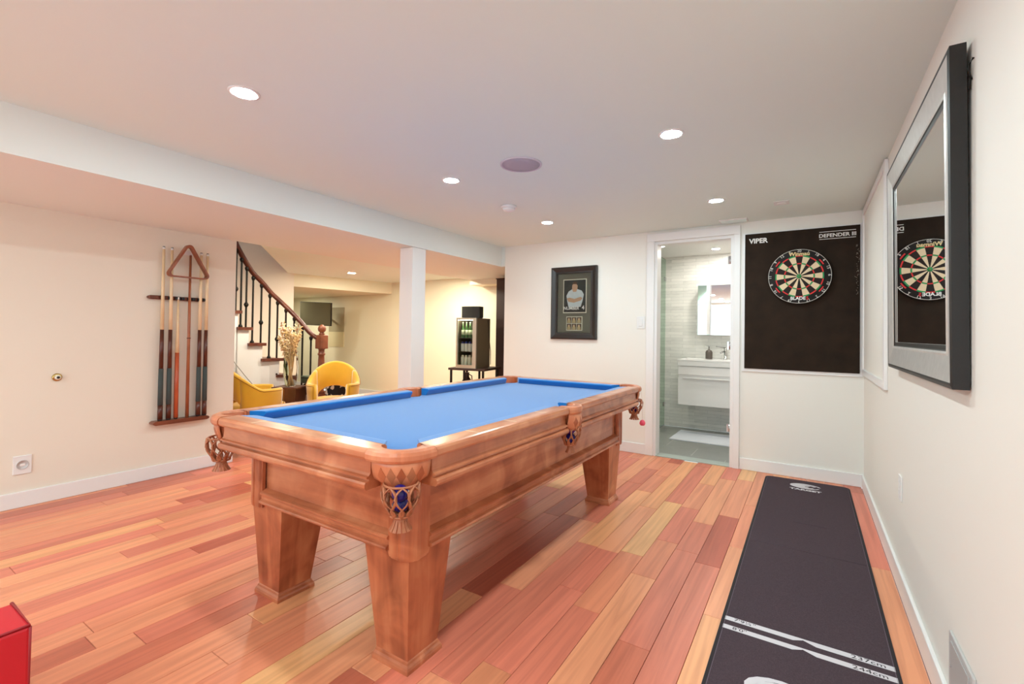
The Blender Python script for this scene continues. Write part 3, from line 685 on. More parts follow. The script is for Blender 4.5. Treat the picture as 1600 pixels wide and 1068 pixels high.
# triangle rack hanging in front
tr = thing('ball_triangle', (xs+.04, 1.745, 1.57), 'brown wooden billiard triangle hanging in front of the cue tips', 'triangle')
def rtri(y0, y1, yt, z0, zt, r, n=6):
    P0, P1, P2 = Vector((y0, z0)), Vector((y1, z0)), Vector((yt, zt)); out = []
    for a, b_, c in ((P2, P0, P1), (P0, P1, P2), (P1, P2, P0)):
        d1 = (a-b_).normalized(); d2 = (c-b_).normalized(); half = math.acos(d1.dot(d2))/2; Lr = r/math.tan(half); cc = b_+(d1+d2).normalized()*r/math.sin(half)
        s = b_+d1*Lr; e = b_+d2*Lr; a0 = math.atan2(s.y-cc.y, s.x-cc.x); a1 = math.atan2(e.y-cc.y, e.x-cc.x)
        while a1 < a0: a1 += 2*PI
        if a1-a0 > PI: a1 -= 2*PI
        for k in range(n+1): g = a0+(a1-a0)*k/n; out.append(cc+Vector((math.cos(g), math.sin(g)))*r)
    return out
o_ = rtri(1.585, 1.908, 1.745, 1.553, 1.845, .028); i_ = rtri(1.605, 1.888, 1.745, 1.563, 1.815, .02)
n = len(o_); b = MB(); rows = []
xa, xb = xs+.028, xs+.075
for pts, x in ((o_, xa), (o_, xb), (i_, xb), (i_, xa)): rows.append([Vector((x, p.x, p.y)) for p in pts])
for i in range(4):
    r0, r1 = rows[i], rows[(i+1) % 4]; b.add(r0+r1, [(k, (k+1)%n, n+(k+1)%n, n+k) for k in range(n)])
b.build('triangle_frame', wood('triangle_wood', (110, 52, 30), (146, 80, 50), (170, 102, 68), 'y', .35), tr)
MB().tube([(RX+.001, 1.745, 1.852), (xs+.05, 1.745, 1.852)], .004).build('hanging_peg', BLK, tr) if False else None
MB().cbox(RX+.0, 1.738, 1.80, xs+.05, 1.752, 1.814, .003).build('hanging_peg', WHITE, tr)

# ------------------------------------------------------------------ left wall fittings
ds = thing('brass_wall_stop', (RX, 1.013, .816), 'small round brass fitting with dark centre on the left wall', 'wall fitting')
MX = lambda y, z, x=RX: Matrix.Translation((x, y, z)) @ Matrix.Rotation(PI/2, 4, 'Y')
MB().lathe([(.026, 0), (.026, .006), (.02, .01)], M=MX(1.013, .816), n=20).build('rose', mat('brass', (190, 160, 100), .25, .9), ds)
MB().lathe([(.016, .01), (.016, .026), (.012, .03)], M=MX(1.013, .816), n=16).build('stop_body', mat('cream_ring', (226, 220, 204), .4), ds)
MB().lathe([(.009, .028), (.008, .033)], M=MX(1.013, .816), n=14).build('bumper', BLK, ds)
ou = thing('wall_outlet', (RX, .86, .21), 'white square outlet plate with round face low on left wall', 'outlet')
MB().cbox(RX, .817, .21, RX+.008, .903, .328, .003).build('plate', WHITE, ou)
MB().lathe([(.03, 0), (.03, .003), (.026, .004), (.026, .002)], M=MX(.86, .269, RX+.008), n=24).build('socket_ring', mat('socket_grey', (206, 202, 200), .5), ou)
MB().cbox(RX+.008, .848, .262, RX+.0125, .872, .276, .002).build('night_light_dome', WHITE, ou)

# ------------------------------------------------------------------ far wall: framed print, switch
pf = thing('framed_sports_print', (-2.09, YD, 1.095), 'black framed sports photo with a smaller card below it', 'picture')
x0, x1, z0, z1 = -2.362, -1.837, 1.098, 1.866
fp = [(0, 0), (0, .03), (.012, .036), (.03, .03), (.05, .022), (.068, .022), (.07, .006)]   # inward, proud
def picframe(x0, x1, z0, z1, prof, y=YD, bk=0):
    mb = MB(); rows = []
    for i, p in prof: rows.append([Vector((x0+i, y-p, z0+i)), Vector((x1-i, y-p, z0+i)), Vector((x1-i, y-p, z1-i)), Vector((x0+i, y-p, z1-i))])
    for a, b_ in zip(rows, rows[1:]): mb.add(a+b_, [(k, (k+1)%4, 4+(k+1)%4, 4+k) for k in range(4)])
    mb.add(rows[-1]+rows[0], [(k, (k+1)%4, 4+(k+1)%4, 4+k) for k in range(4)]); return mb
picframe(x0, x1, z0, z1, fp).build('frame', mat('picture_frame_black', (40, 34, 32), .35), pf)
def flat(px0, pz0, px1, pz1, y, th, nm, m, par): return MB().cbox(px0, y-th, pz0, px1, y, pz1, min(.002, th/3)).build(nm, m, par)
flat(x0+.07, z0+.07, x1-.07, z1-.07, YD-.004, .004, 'mat_board', mat('grey_mat_board', (118, 110, 98), .8), pf)
ph = flat(-2.225, 1.375, -1.955, 1.735, YD-.008, .003, 'photo', mat('photo_border', (232, 222, 204), .6), pf)
def fp_poly(pts, y, m, nm, par):
    MB().add([(a, y, c) for a, c in pts]+[(a, y+.0015, c) for a, c in pts], [list(range(len(pts))), list(range(len(pts), 2*len(pts)))[::-1]]+[(k, (k+1)%len(pts), len(pts)+(k+1)%len(pts), len(pts)+k) for k in range(len(pts))]).build(nm, m, par)
Yp = YD-.0125
fp_poly([(-2.215, 1.385), (-1.965, 1.385), (-1.965, 1.725), (-2.215, 1.725)], Yp, mat('photo_dark', (52, 48, 46), .5, var=.6, vscale=14), 'photo_background', ph)
WS = mat('photo_white_shirt', (216, 218, 222), .6, var=.12, vscale=25); SK = mat('photo_skin', (206, 158, 130), .6)
fp_poly([(-2.16, 1.44), (-2.02, 1.44), (-2.0, 1.50), (-1.985, 1.57), (-2.01, 1.61), (-2.065, 1.63), (-2.115, 1.63), (-2.16, 1.605), (-2.185, 1.56), (-2.175, 1.50)], Yp-.0016, WS, 'printed_shirt', ph)
fp_poly([(-2.18, 1.53), (-2.16, 1.495), (-2.1, 1.485), (-2.02, 1.505), (-2.0, 1.53), (-2.02, 1.545), (-2.09, 1.525), (-2.15, 1.54)], Yp-.0032, SK, 'printed_arms', ph)
fp_poly([(-2.108, 1.60), (-2.072, 1.60), (-2.058, 1.635), (-2.056, 1.665), (-2.072, 1.688), (-2.1, 1.69), (-2.118, 1.668), (-2.12, 1.635)], Yp-.0032, SK, 'printed_face', ph)
fp_poly([(-2.118, 1.668), (-2.11, 1.682), (-2.07, 1.68), (-2.058, 1.668), (-2.062, 1.695), (-2.08, 1.705), (-2.1, 1.706), (-2.116, 1.694)], Yp-.0048, mat('photo_hair', (92, 62, 44), .6), 'printed_hair', ph)
FY = lambda x, y, z: frame_M((x, y, z), (1, 0, 0), (0, 0, 1))
text('NUMBER', .048, WHT, FY(-2.125, Yp-.0055, 1.425), ph, offset=.02, sx=.95, ext=.0004)
text('4', .055, WHT, FY(-1.99, Yp-.0055, 1.43), ph, offset=.03, ext=.0004)
cd = flat(-2.185, 1.19, -2.0, 1.34, YD-.008, .003, 'card', mat('photo_border', (232, 222, 204), .6), pf)
PC = [mat('card_tan', (186, 160, 120), .6), mat('card_brown', (96, 74, 58), .6), mat('card_skin', (214, 176, 140), .6)]
for r in range(2):
    for c in range(3):
        fp_poly([(-2.178+c*.058, 1.197+r*.07), (-2.125+c*.058, 1.197+r*.07), (-2.125+c*.058, 1.262+r*.07), (-2.178+c*.058, 1.262+r*.07)], Yp, PC[1], 'player_print', cd)
        xx = -2.152+c*.058; zz = 1.2+r*.07
        fp_poly([(xx-.02, zz), (xx+.02, zz), (xx+.016, zz+.03), (xx, zz+.036), (xx-.016, zz+.03)], Yp-.0016, PC[0], 'player_print', cd)
        fp_poly([(xx-.009, zz+.03), (xx+.009, zz+.03), (xx+.011, zz+.044), (xx, zz+.054), (xx-.011, zz+.044)], Yp-.0032, PC[2], 'player_print', cd)
MB().box(x0+.07, YD-.019, z0+.07, x1-.07, YD-.0175, z1-.07).build('glazing', GLASS, pf)
sw = thing('light_switch', (-1.385, YD, 1.21), 'white double rocker light switch left of the bathroom door', 'light switch')
MB().cbox(-1.425, YD-.006, 1.215, -1.345, YD, 1.335, .002).build('plate', WHITE, sw)
MB().cbox(-1.402, YD-.011, 1.24, -1.368, YD-.006, 1.31, .002).build('rocker', WHITE, sw)

# ------------------------------------------------------------------ dartboard backboard
bbx0, bbx1, bbz0, bbz1 = -.470, .337, .878, 2.04
bb = thing('dartboard_backboard', (-.067, YD, .85), 'large black square surround board behind the dartboard', 'backboard')
BBY = YD-.022
MB().cbox(bbx0, BBY, bbz0, bbx1, YD-.012, bbz1, .002).build('board', BLACK, bb)
MB().cbox(bbx0-.022, YD-.012, bbz0-.026, bbx1+.018, YD, bbz1+.012, .002).build('backing_frame', TRIM, bb)
mq = FY(-.368, BBY-.0004, 1.975)
text('VIPER', .056, WHT, mq, bb, offset=.035, sx=1.0, ext=.0006)
text('DEFENDER III', .040, WHT, FY(.19, BBY-.0004, 1.972), bb, offset=.02, sx=1.05, ext=.0006)
for z in (2.002, 1.944): MB().box(.07, BBY-.0012, z, .31, BBY, z+.004).build('printed_line', WHT, bb)
text('TARGET', .05, mat('faint_print', (98, 88, 78), .8), frame_M((.315, BBY-.0004, 1.66), (0, 0, 1), (-1, 0, 0)), bb, sx=1.6, shear=.3) if False else None
rr = random.Random(3)
sg_ = MB()
for k in range(26):
    z = 1.50+.4*k/26; x = .325+rr.uniform(-.012, .006); sg_.tube([(x, BBY-.0006, z), (x+rr.uniform(-.018, .008), BBY-.0006, z+rr.uniform(-.02, .02))], .0014, 4)
sg_.build('frayed_fibres', mat('frayed_fibre', (150, 140, 128), .9), bb)
# dartboard
DCX, DCZ, DR = -.067, 1.652, .2255
db = thing('dartboard', (DCX, YD-.04, DCZ), 'round bristle dartboard with number ring on the black surround', 'dartboard')
DM = Matrix.Translation((DCX, BBY, DCZ)) @ Matrix.Rotation(PI/2, 4, 'X')     # local z -> -y (towards the room)
MB().lathe([(DR-.004, 0), (DR, .004), (DR, .034), (DR-.004, .038)], M=DM, n=64).build('board_body', mat('dart_black', (24, 18, 16), .8), db)
CRM = mat('dart_cream', (228, 204, 168), .8); DBL = mat('dart_dark', (32, 20, 16), .85); DRE = mat('dart_red', (214, 44, 44), .7); DGR = mat('dart_green', (30, 150, 82), .7)
def sector(r0, r1, a, da, m, nm, h=.0395, n=4):
    p = []; k2 = n
    for k in range(n+1): t = a-da/2+da*k/n; p.append((r0*math.sin(t), r0*math.cos(t)))
    for k in range(n+1): t = a+da/2-da*k/n; p.append((r1*math.sin(t), r1*math.cos(t)))
    MB().prism(p, .037, h, M=DM).build(nm, m, db)
ring = (.0159, .099, .107, .162, .170)
for k in range(20):
    a = 2*PI*k/20; da = 2*PI/20-.008; blk = k % 2 == 0
    sector(.0165, .0985, a, da, DBL if blk else CRM, 'inner_segment'); sector(.0995, .108, a, da, DRE if blk else DGR, 'triple_segment')
    sector(.109, .1605, a, da, DBL if blk else CRM, 'outer_segment'); sector(.1615, .1705, a, da, DRE if blk else DGR, 'double_segment')
MB().lathe([(.016, .037), (.016, .04)], M=DM, n=24).build('outer_bull', DGR, db); MB().lathe([(.0065, .04), (.006, .0408)], M=DM, n=16).build('bullseye', mat('dart_bull', (120, 110, 70), .7), db)
wire = mat('dart_wire', (222, 216, 208), .4, .3)
MB().tube([DM @ Vector(((DR-.006)*math.cos(t*PI/40), (DR-.006)*math.sin(t*PI/40), .040)) for t in range(80)], .0016, 6, closed=True, up=(0, 1, 0)).build('number_ring', wire, db)
for k, nn in enumerate((20,1,18,4,13,6,10,15,2,17,3,19,7,16,8,11,14,9,12,5)):
    a = 2*PI*k/20; R_ = .2065
    up = -1 if False else 1
    o = DM @ Vector((R_*math.sin(a), R_*math.cos(a), .0395)); ex = DM.to_3x3() @ Vector((math.cos(a), -math.sin(a), 0)); ey = DM.to_3x3() @ Vector((math.sin(a), math.cos(a), 0))
    text(str(nn), .030, wire, frame_M(o, ex, ey), db, name='number', ext=.0006)
o = DM @ Vector((0, .1815, .0395)); text('Winmau', .042, mat('dart_logo_gold', (232, 206, 150), .6), frame_M(o, (1, 0, 0), (0, 0, 1)), db, offset=.03, ext=.0006)
o = DM @ Vector((0, -.181, .0395)); text('BLADE', .036, WHT, frame_M(o-Vector((.008, 0, 0)), (1, 0, 0), (0, 0, 1)), db, offset=.03, ext=.0006)
text('5', .036, DRE, frame_M(o+Vector((.058, 0, 0)), (1, 0, 0), (0, 0, 1)), db, offset=.03, ext=.0006)
for a in (.95, -.95, 2.2, -2.2):
    p = []; 
    for k in range(5): t = a-.13+.26*k/4; p.append((.183*math.sin(t), .183*math.cos(t)))
    for k in range(5): t = a+.13-.26*k/4; p.append((.192*math.sin(t), .192*math.cos(t)))
    MB().prism(p, .037, .0392, M=DM).build('printed_bar', DRE, db)

# ------------------------------------------------------------------ right wall: panel, mirror, outlets, vent
rp = thing('wall_access_panel', (XR, 3.85, .87), 'flat white framed panel on right wall between corner and mirror', 'wall panel')
py0, py1, pz0, pz1 = 3.25, 4.50, .872, ZC-.012
MB().box(XR-.008, py0+.03, pz0+.03, XR, py1-.03, pz1-.03).build('panel_board', WALL, rp)
for q_ in ((py0, pz0, py0+.045, pz1), (py1-.045, pz0, py1, pz1), (py0+.045, pz0, py1-.045, pz0+.045), (py0+.045, pz1-.045, py1-.045, pz1)):
    MB().cbox(XR-.018, q_[0], q_[1], XR, q_[2], q_[3], .003).build('moulding', TRIM, rp)
mi = thing('wall_mirror', (XR, 2.29, 1.02), 'large silver and black framed mirror leaning off the right wall', 'mirror')
my0, my1, mz0, mz1 = 1.70, 2.885, 1.02, 1.955
TL = .0085
mM = Matrix.Translation((.366, 0, 1.02)) @ Matrix.Rotation(-TL, 4, 'Y')       # local: x = -depth into the room, z up the tilted plane
hz = mz1-mz0
def mp_(x, y, z): return mM @ Vector((x, y, z))
prof = [(0, -.003, 0), (0, -.038, 0), (.010, -.041, 0), (.016, -.040, 1), (.088, -.030, 1), (.094, -.033, 1), (.100, -.030, 2), (.104, -.027, 2), (.118, -.025, 1), (.120, -.022, 1)]
mb = MB(); rws = []
for i, d_, mi_ in prof: rws.append(([mp_(d_, my0+i, i), mp_(d_, my1-i, i), mp_(d_, my1-i, hz-i), mp_(d_, my0+i, hz-i)], mi_))
for (a, m0), (b_, m1) in zip(rws, rws[1:]): mb.add(a+b_, [(k, (k+1)%4, 4+(k+1)%4, 4+k) for k in range(4)], m0)
mb.add(rws[-1][0]+rws[0][0], [(k, (k+1)%4, 4+(k+1)%4, 4+k) for k in range(4)], 0)
mb.build('frame', [mat('mirror_frame_black', (20, 16, 15), .45, var=.5, vscale=40), SILV, mat('mirror_frame_line', (26, 20, 18), .4)], mi)
mb = MB(); mb.add([mp_(-.024, my0+.117, .117), mp_(-.024, my1-.117, .117), mp_(-.024, my1-.117, hz-.117), mp_(-.024, my0+.117, hz-.117)], [(0, 3, 2, 1)])
g = mp_(-.020, 0, 0)-mp_(-.024, 0, 0); q_ = [p+g for p in mb.v[:4]]; mb.add(q_, [(0, 1, 2, 3)]); mb.f += [[0,1,5,4],[1,2,6,5],[2,3,7,6],[3,0,4,7]]; mb.m += [0]*4; mb.sm += [False]*4
mb.build('mirror_glass', MIR, mi)
MB().tube([(.3645, 1.682, 1.90), (.357, 1.685, 1.885), (.358, 1.69, 1.86), (.3645, 1.70, 1.85)], .003, 6).tube([(.361, 1.692, 1.855), (.362, 1.70, 1.825), (.3605, 1.73, 1.84)], .002, 5).build('hanging_wire', IRON, mi)
oo = thing('blank_wall_outlet', (XR, 2.81, .40), 'white outlet plate on the right wall above the dart mat', 'outlet')
MB().cbox(XR-.006, 2.775, .405, XR, 2.845, .52, .002).build('plate', WHITE, oo)
for z in (.445, .485): MB().cbox(XR-.0085, 2.793, z-.012, XR-.006, 2.827, z+.012, .002).build('receptacle', WHITE, oo)
vg = thing('wall_cover_plate', (XR, 1.78, .03), 'grey metal cover plate low on the right wall', 'cover plate')
MB().cbox(XR-.008, 1.655, .105, XR, 1.895, .29, .003).build('vent_frame', mat('vent_grey', (196, 194, 192), .4), vg)
vg.location.z = .105
for ch_ in vg.children: ch_.location = (0, 0, .0)
for ch_ in list(vg.children):
    for v_ in ch_.data.vertices: v_.co.z -= .075
MB().cbox(XR-.0105, 1.685, .125, XR-.008, 1.865, .272, .001).build('cover_panel', mat('vent_slat', (184, 182, 180), .4), vg)
for y_ in (1.69, 1.86): MB().lathe([(.004, 0), (.003, .002)], M=Matrix.Translation((XR-.0105, y_, .2)) @ Matrix.Rotation(-PI/2, 4, 'Y'), n=8).build('screw', CHR, vg)

# ------------------------------------------------------------------ dart mat
dm = thing('dart_mat', (-.01, 2.95, 0), 'long black printed dart throwing mat along the right wall', 'mat')
mx0, mx1, my0_, my1_ = -.294, .272, 1.44, 4.435
def rrect(x0, y0, x1, y1, r, n=6):
    o = []
    for cx_, cy_, a in ((x1-r, y0+r, -PI/2), (x1-r, y1-r, 0), (x0+r, y1-r, PI/2), (x0+r, y0+r, PI)):
        for k in range(n+1): t = a+PI/2*k/n; o.append((cx_+r*math.cos(t), cy_+r*math.sin(t)))
    return o
MB().prism(rrect(mx0, my0_, mx1, my1_, .05), .0003, .005).build('edge_binding', MATE, dm)
MB().prism(rrect(mx0+.011, my0_+.011, mx1-.011, my1_-.011, .04), .004, .0062).build('pile', MATC, dm)
for k, y in enumerate((3.42, 2.98)):
    MB().tube([(mx0+.02+(.2 if k == 0 else 0), y, .0055), (mx0+.3, y-.004, .0062), (mx1-.02-(.15 if k == 0 else 0), y-.006, .0055)], .0035, 6, ry=.0016).build('fold_crease', MATC, dm)
for x in (mx0+.014, mx1-.014): MB().box(x-.0007, my0_+.05, .006, x+.0007, my1_-.05, .0069).build('stitching', mat('mat_stitch', (110, 96, 108), .8), dm)
WP = mat('mat_white_print', (214, 208, 212), .8); zp = .0064
def stripe(y):
    h = .014
    MB().prism([(mx0+.012, y-h), (-.045, y-h), (-.015, y+h*.2), (-.005, y+h), (mx0+.012, y+h)], zp, zp+.0005).build('throw_line', WP, dm)
    MB().prism([(-.005, y+h), (-.012, y+h*.4), (.03, y-h), (mx1-.012, y-h), (mx1-.012, y+h)], zp, zp+.0005).build('throw_line', WP, dm)
stripe(2.103); stripe(2.04)
BKP = mat('mat_black_print', (44, 34, 40), .8)
def ft(s, x, y, size, m=BKP, **k): return text(s, size, m, frame_M((x, y, zp+.0006), (1, 0, 0), (0, 1, 0)), dm, ext=.0002, **k)
ft("7'9¼\"", -.21, 2.103, .026, sx=1.3); ft("8'0\"", -.222, 2.04, .026, sx=1.3); ft('237cm', .185, 2.103, .030, sx=1.25); ft('244cm', .185, 2.04, .030, sx=1.25)
def logo(cx, cy, s):
    # oval swoosh: ellipse with a wedge cut, split by curved slits, and the word under it
    def band(r0, r1, a0, a1, n=16):
        p = [];
        for k in range(n+1): t = a0+(a1-a0)*k/n; p.append((cx+r1*s*1.55*math.cos(t), cy+r1*s*math.sin(t)))
        for k in range(n+1): t = a1-(a1-a0)*k/n; p.append((cx+r0*s*1.55*math.cos(t)+s*.12, cy+r0*s*math.sin(t)))
        MB().prism(p, zp, zp+.0005).build('oval_logo', WP, dm)
    band(.80, 1.0, .25, 2*PI-.45); band(.50, .74, .4, 2*PI-.7); band(.12, .42, .7, 2*PI-1.0)
    ft('TARGET', cx+.01*s, cy-1.6*s, .74*s, m=WP, sx=1.1, offset=.05)
logo(-.015, 4.27, .066); logo(-.06, 1.745, .075)

# ------------------------------------------------------------------ red armchair corner at lower left
ra = thing('red_leather_armchair', (-1.95, -.05, 0), 'red leather armchair, only its piped corner in frame lower left', 'armchair')
def rbox(x0, y0, z0, x1, y1, z1, nm, r=.02):
    o = MB().cbox(x0, y0, z0, x1, y1, z1, r).build(nm, RED, ra); return o
arm = rbox(-1.70, -.5, .09, -1.537, .337, .455, 'arm', .01); arm2 = rbox(-2.36, -.5, .09, -2.2, .33, .447, 'arm')
rbox(-2.2, -.36, .10, -1.70, .31, .30, 'seat_base'); rbox(-2.195, -.34, .30, -1.705, .33, .42, 'seat_cushion', .03); rbox(-2.36, -.58, .09, -1.542, -.36, .78, 'backrest', .03)
PIP = mat('red_piping', (150, 12, 26), .4)
MB().tube([(-1.70, .333, .453), (-1.541, .333, .453), (-1.541, -.36, .453)], .004).tube([(-1.541, .333, .45), (-1.543, .331, .1)], .0035).build('piping', PIP, arm)
for x in (-2.3, -1.6):
    for y in (-.5, .26): MB().lathe([(.02, 0), (.026, .09)], (x, y, 0), 12).build('leg', BLK, ra)

# ------------------------------------------------------------------ lounge: staircase
st = thing('curved_staircase', (-5.3, 3.1, 0), 'curved staircase with dark handrail, iron balusters and wooden treads', 'staircase')
def ray(u, dep, v=None):
    v = 516 if v is None else v
    d = Fv+R2*((u-ccx)/f)-U2*((v-ccy)/f); return Vector((0, 0, H))+d*dep
# outer edge (x, y) of the stair, from the bottom newel up and round behind the left wall
path = [(-4.86, 3.46), (-4.94, 3.40), (-5.02, 3.335), (-5.09, 3.265), (-5.15, 3.185), (-5.19, 3.10), (-5.215, 3.01), (-5.215, 2.915), (-5.20, 2.82), (-5.19, 2.74), (-5.18, 2.66), (-5.17, 2.58), (-5.16, 2.5)]
def pth(s):
    s = max(0, min(len(path)-1.001, s)); k = int(s); g = s-k; a, b_ = path[k], path[k+1]; return Vector((a[0]*(1-g)+b_[0]*g, a[1]*(1-g)+b_[1]*g))
zt = [.275, .455, .637, .826, 1.003, 1.178, 1.355, 1.53]
edge = [(-.3, 1.9), (1.9, 3.3), (3.3, 5.0), (4.6, 6.8), (6.6, 8.6), (8.4, 10.2), (10.0, 11.2), (11.0, 12.0)]
TRD = wood('tread_wood', (78, 36, 24), (104, 52, 36), (130, 72, 50), 'x', .35)
for i, (z, (s0, s1)) in enumerate(zip(zt, edge)):
    a, b_ = pth(s0), pth(s1); mid = pth((s0+s1)/2)
    dirn = (a-b_).normalized(); nrm_ = Vector((-.96, -.28)) if i < 2 else Vector((-1, -.05)); 
    ww = 1.15
    out = -nrm_*.03
    A, M_, B_ = a+out+dirn*.03, mid+out, b_+out
    inA, inB = a+nrm_*ww+dirn*.03, b_+nrm_*ww
    if i == 0: inA = a+nrm_*ww
    tp = [(A.x, A.y), (M_.x, M_.y), (B_.x, B_.y), (max(inB.x, XS+.005), inB.y), (max(inA.x, XS+.005), inA.y)]
    t = MB().prism(tp, z-.032, z).build('tread', TRD, st)
    # stringer block and riser under the tread
    zz = zt[i-1]-.032 if i else 0
    a2, b2 = pth(s0), pth(s1 if i < len(zt)-1 else s1)
    pr = [(a2.x, a2.y), (mid.x, mid.y), (b2.x, b2.y), (max((b2+nrm_*ww).x, XS+.005), (b2+nrm_*ww).y), (max((a2+nrm_*ww).x, XS+.005), (a2+nrm_*ww).y)]
    MB().prism(pr, 0, z-.0325).build('riser', TRIM, st)
# handrail and newel
def hz_(s):   # rail height along the path
    return [1.115, 1.20, 1.30, 1.41, 1.52, 1.625, 1.74, 1.85, 1.955, 2.05, 2.14, 2.22, 2.30][0]+0
bal = [(486, .275), (473, .455), (460, .455), (447, .637), (434, .637), (422, .826), (409, .826), (396, 1.003), (386, 1.003), (378, 1.178), (370, 1.178)]
topv = [525, 509, 495, 482, 470, 459, 443, 431, 416, 402, 387]
deps = [5.45, 5.46, 5.46, 5.45, 5.42, 5.38, 5.32, 5.25, 5.17, 5.10, 5.04]
tops = []
for i, ((u, z), tv, dp) in enumerate(zip(bal, topv, deps)):
    P_ = ray(u, dp, tv); tops.append(P_)
    bs = MB().cbox(P_.x-.008, P_.y-.008, z, P_.x+.008, P_.y+.008, P_.z, .002)
    bo = bs.build('baluster', IRON, st)
    MB().lathe([(.022, 0), (.022, .01), (.012, .03)], (P_.x, P_.y, z), 10).build('base_shoe', IRON, bo)
    MB().lathe([(.012, -.05), (.02, -.03), (.02, -.012), (.012, 0)], (P_.x, P_.y, P_.z), 10).build('top_collar', IRON, bo)
    if i % 2 == 0 or i == 10:
        hh = z+(P_.z-z)*(.48 if i not in (8,) else .5)
        if i in (2,): hh = z+.36
        if i == 0: hh = z+.33
        MB().lathe([(.009, -.03), (.016, -.02), (.024, -.004), (.024, .004), (.016, .02), (.009, .03)], (P_.x, P_.y, hh), 10).build('knuckle', IRON, bo)
NP = ray(503, 5.46, 516); NP.z = 0
first = Vector((NP.x, NP.y, ray(500, 5.46, 532).z)); rp_ = [first]+[p+Vector((0, 0, .022)) for p in tops]+[ray(365.5, 5.0, 373), ray(358, 4.9, 345), ray(350, 4.85, 300)]
# smooth the rail a little
sm_ = [rp_[0]]
for a, b_ in zip(rp_, rp_[1:]): sm_ += [a*.75+b_*.25, a*.25+b_*.75]
MB().tube(sm_+[rp_[-1]], .03, 10, ry=.026).build('handrail', STW, st)
nw = MB().cbox(NP.x-.05, NP.y-.05, 0, NP.x+.05, NP.y+.05, .42, .004).cbox(NP.x-.052, NP.y-.052, .94, NP.x+.052, NP.y+.052, 1.10, .008)
nw.build('newel_post', NEWW, st)
MB().lathe([(.046, .42), (.05, .44), (.034, .46), (.04, .5), (.042, .6), (.036, .8), (.032, .86), (.042, .87), (.042, .885), (.034, .89), (.034, .93), (.046, .94)], (NP.x, NP.y, 0), 20).build('turned_shaft', NEWW, st)
MB().lathe([(.03, 1.10), (.034, 1.112), (.022, 1.125), (.024, 1.13), (.042, 1.15), (.046, 1.175), (.038, 1.2), (.02, 1.214), (.012, 1.22), (.001, 1.222)], (NP.x, NP.y, 0), 20).build('finial', NEWW, st)
# curved skirt line on the stringer
MB().tube([ray(362, 4.95, 560), ray(372, 5.0, 573), ray(384, 5.08, 588), ray(397, 5.15, 603), ray(406, 5.2, 611)], .004, 6).build('skirt_bead', mat('skirt_grey', (176, 168, 160), .6), st)
# things by the stair foot
p2 = ray(482, 5.24, 613)
cu = thing('green_cushion', (p2.x, p2.y, .56), 'dark green folded cushion lying on the patterned bag by the stair foot', 'cushion')
MB().cbox(-.07, -.06, 0, .08, .06, .06, .02).build('pad', mat('green_cloth', (62, 70, 52), .9, var=.3, vscale=8), cu, local=True)
MB().cbox(-.065, -.055, .0605, .075, .055, .085, .01).build('folded_cover', mat('green_cloth_light', (84, 92, 72), .9), cu, local=True)
hd = thing('patterned_bag', (p2.x, p2.y, 0), 'tall black and white patterned bag beside the stair foot', 'bag')
HID = bpy.data.materials.new('hide_pattern'); HID.use_nodes = True; N = HID.node_tree.nodes; nz = N.new('ShaderNodeTexNoise'); nz.inputs['Scale'].default_value = 14; rp2 = N.new('ShaderNodeValToRGB')
rp2.color_ramp.interpolation = 'CONSTANT'; rp2.color_ramp.elements[0].color = lin((24, 18, 26)); rp2.color_ramp.elements[1].position = .52; rp2.color_ramp.elements[1].color = lin((212, 198, 190))
HID.node_tree.links.new(N.new('ShaderNodeTexCoord').outputs['Object'], nz.inputs['Vector']); HID.node_tree.links.new(nz.outputs['Fac'], rp2.inputs[0]); HID.node_tree.links.new(rp2.outputs[0], N['Principled BSDF'].inputs['Base Color'])
N['Principled BSDF'].inputs['Roughness'].default_value = .9
MB().lathe([(.06, 0), (.075, .08), (.078, .25), (.072, .42), (.068, .52), (.05, .555), (.001, .559)], (0, 0, 0), 14).build('bag_body', HID, hd, local=True)
MB().tube([(-.05, -.06, .46), (-.03, -.095, .38), (.03, -.095, .38), (.05, -.06, .46)], .007, 6).build('handle', BLK, hd, local=True)

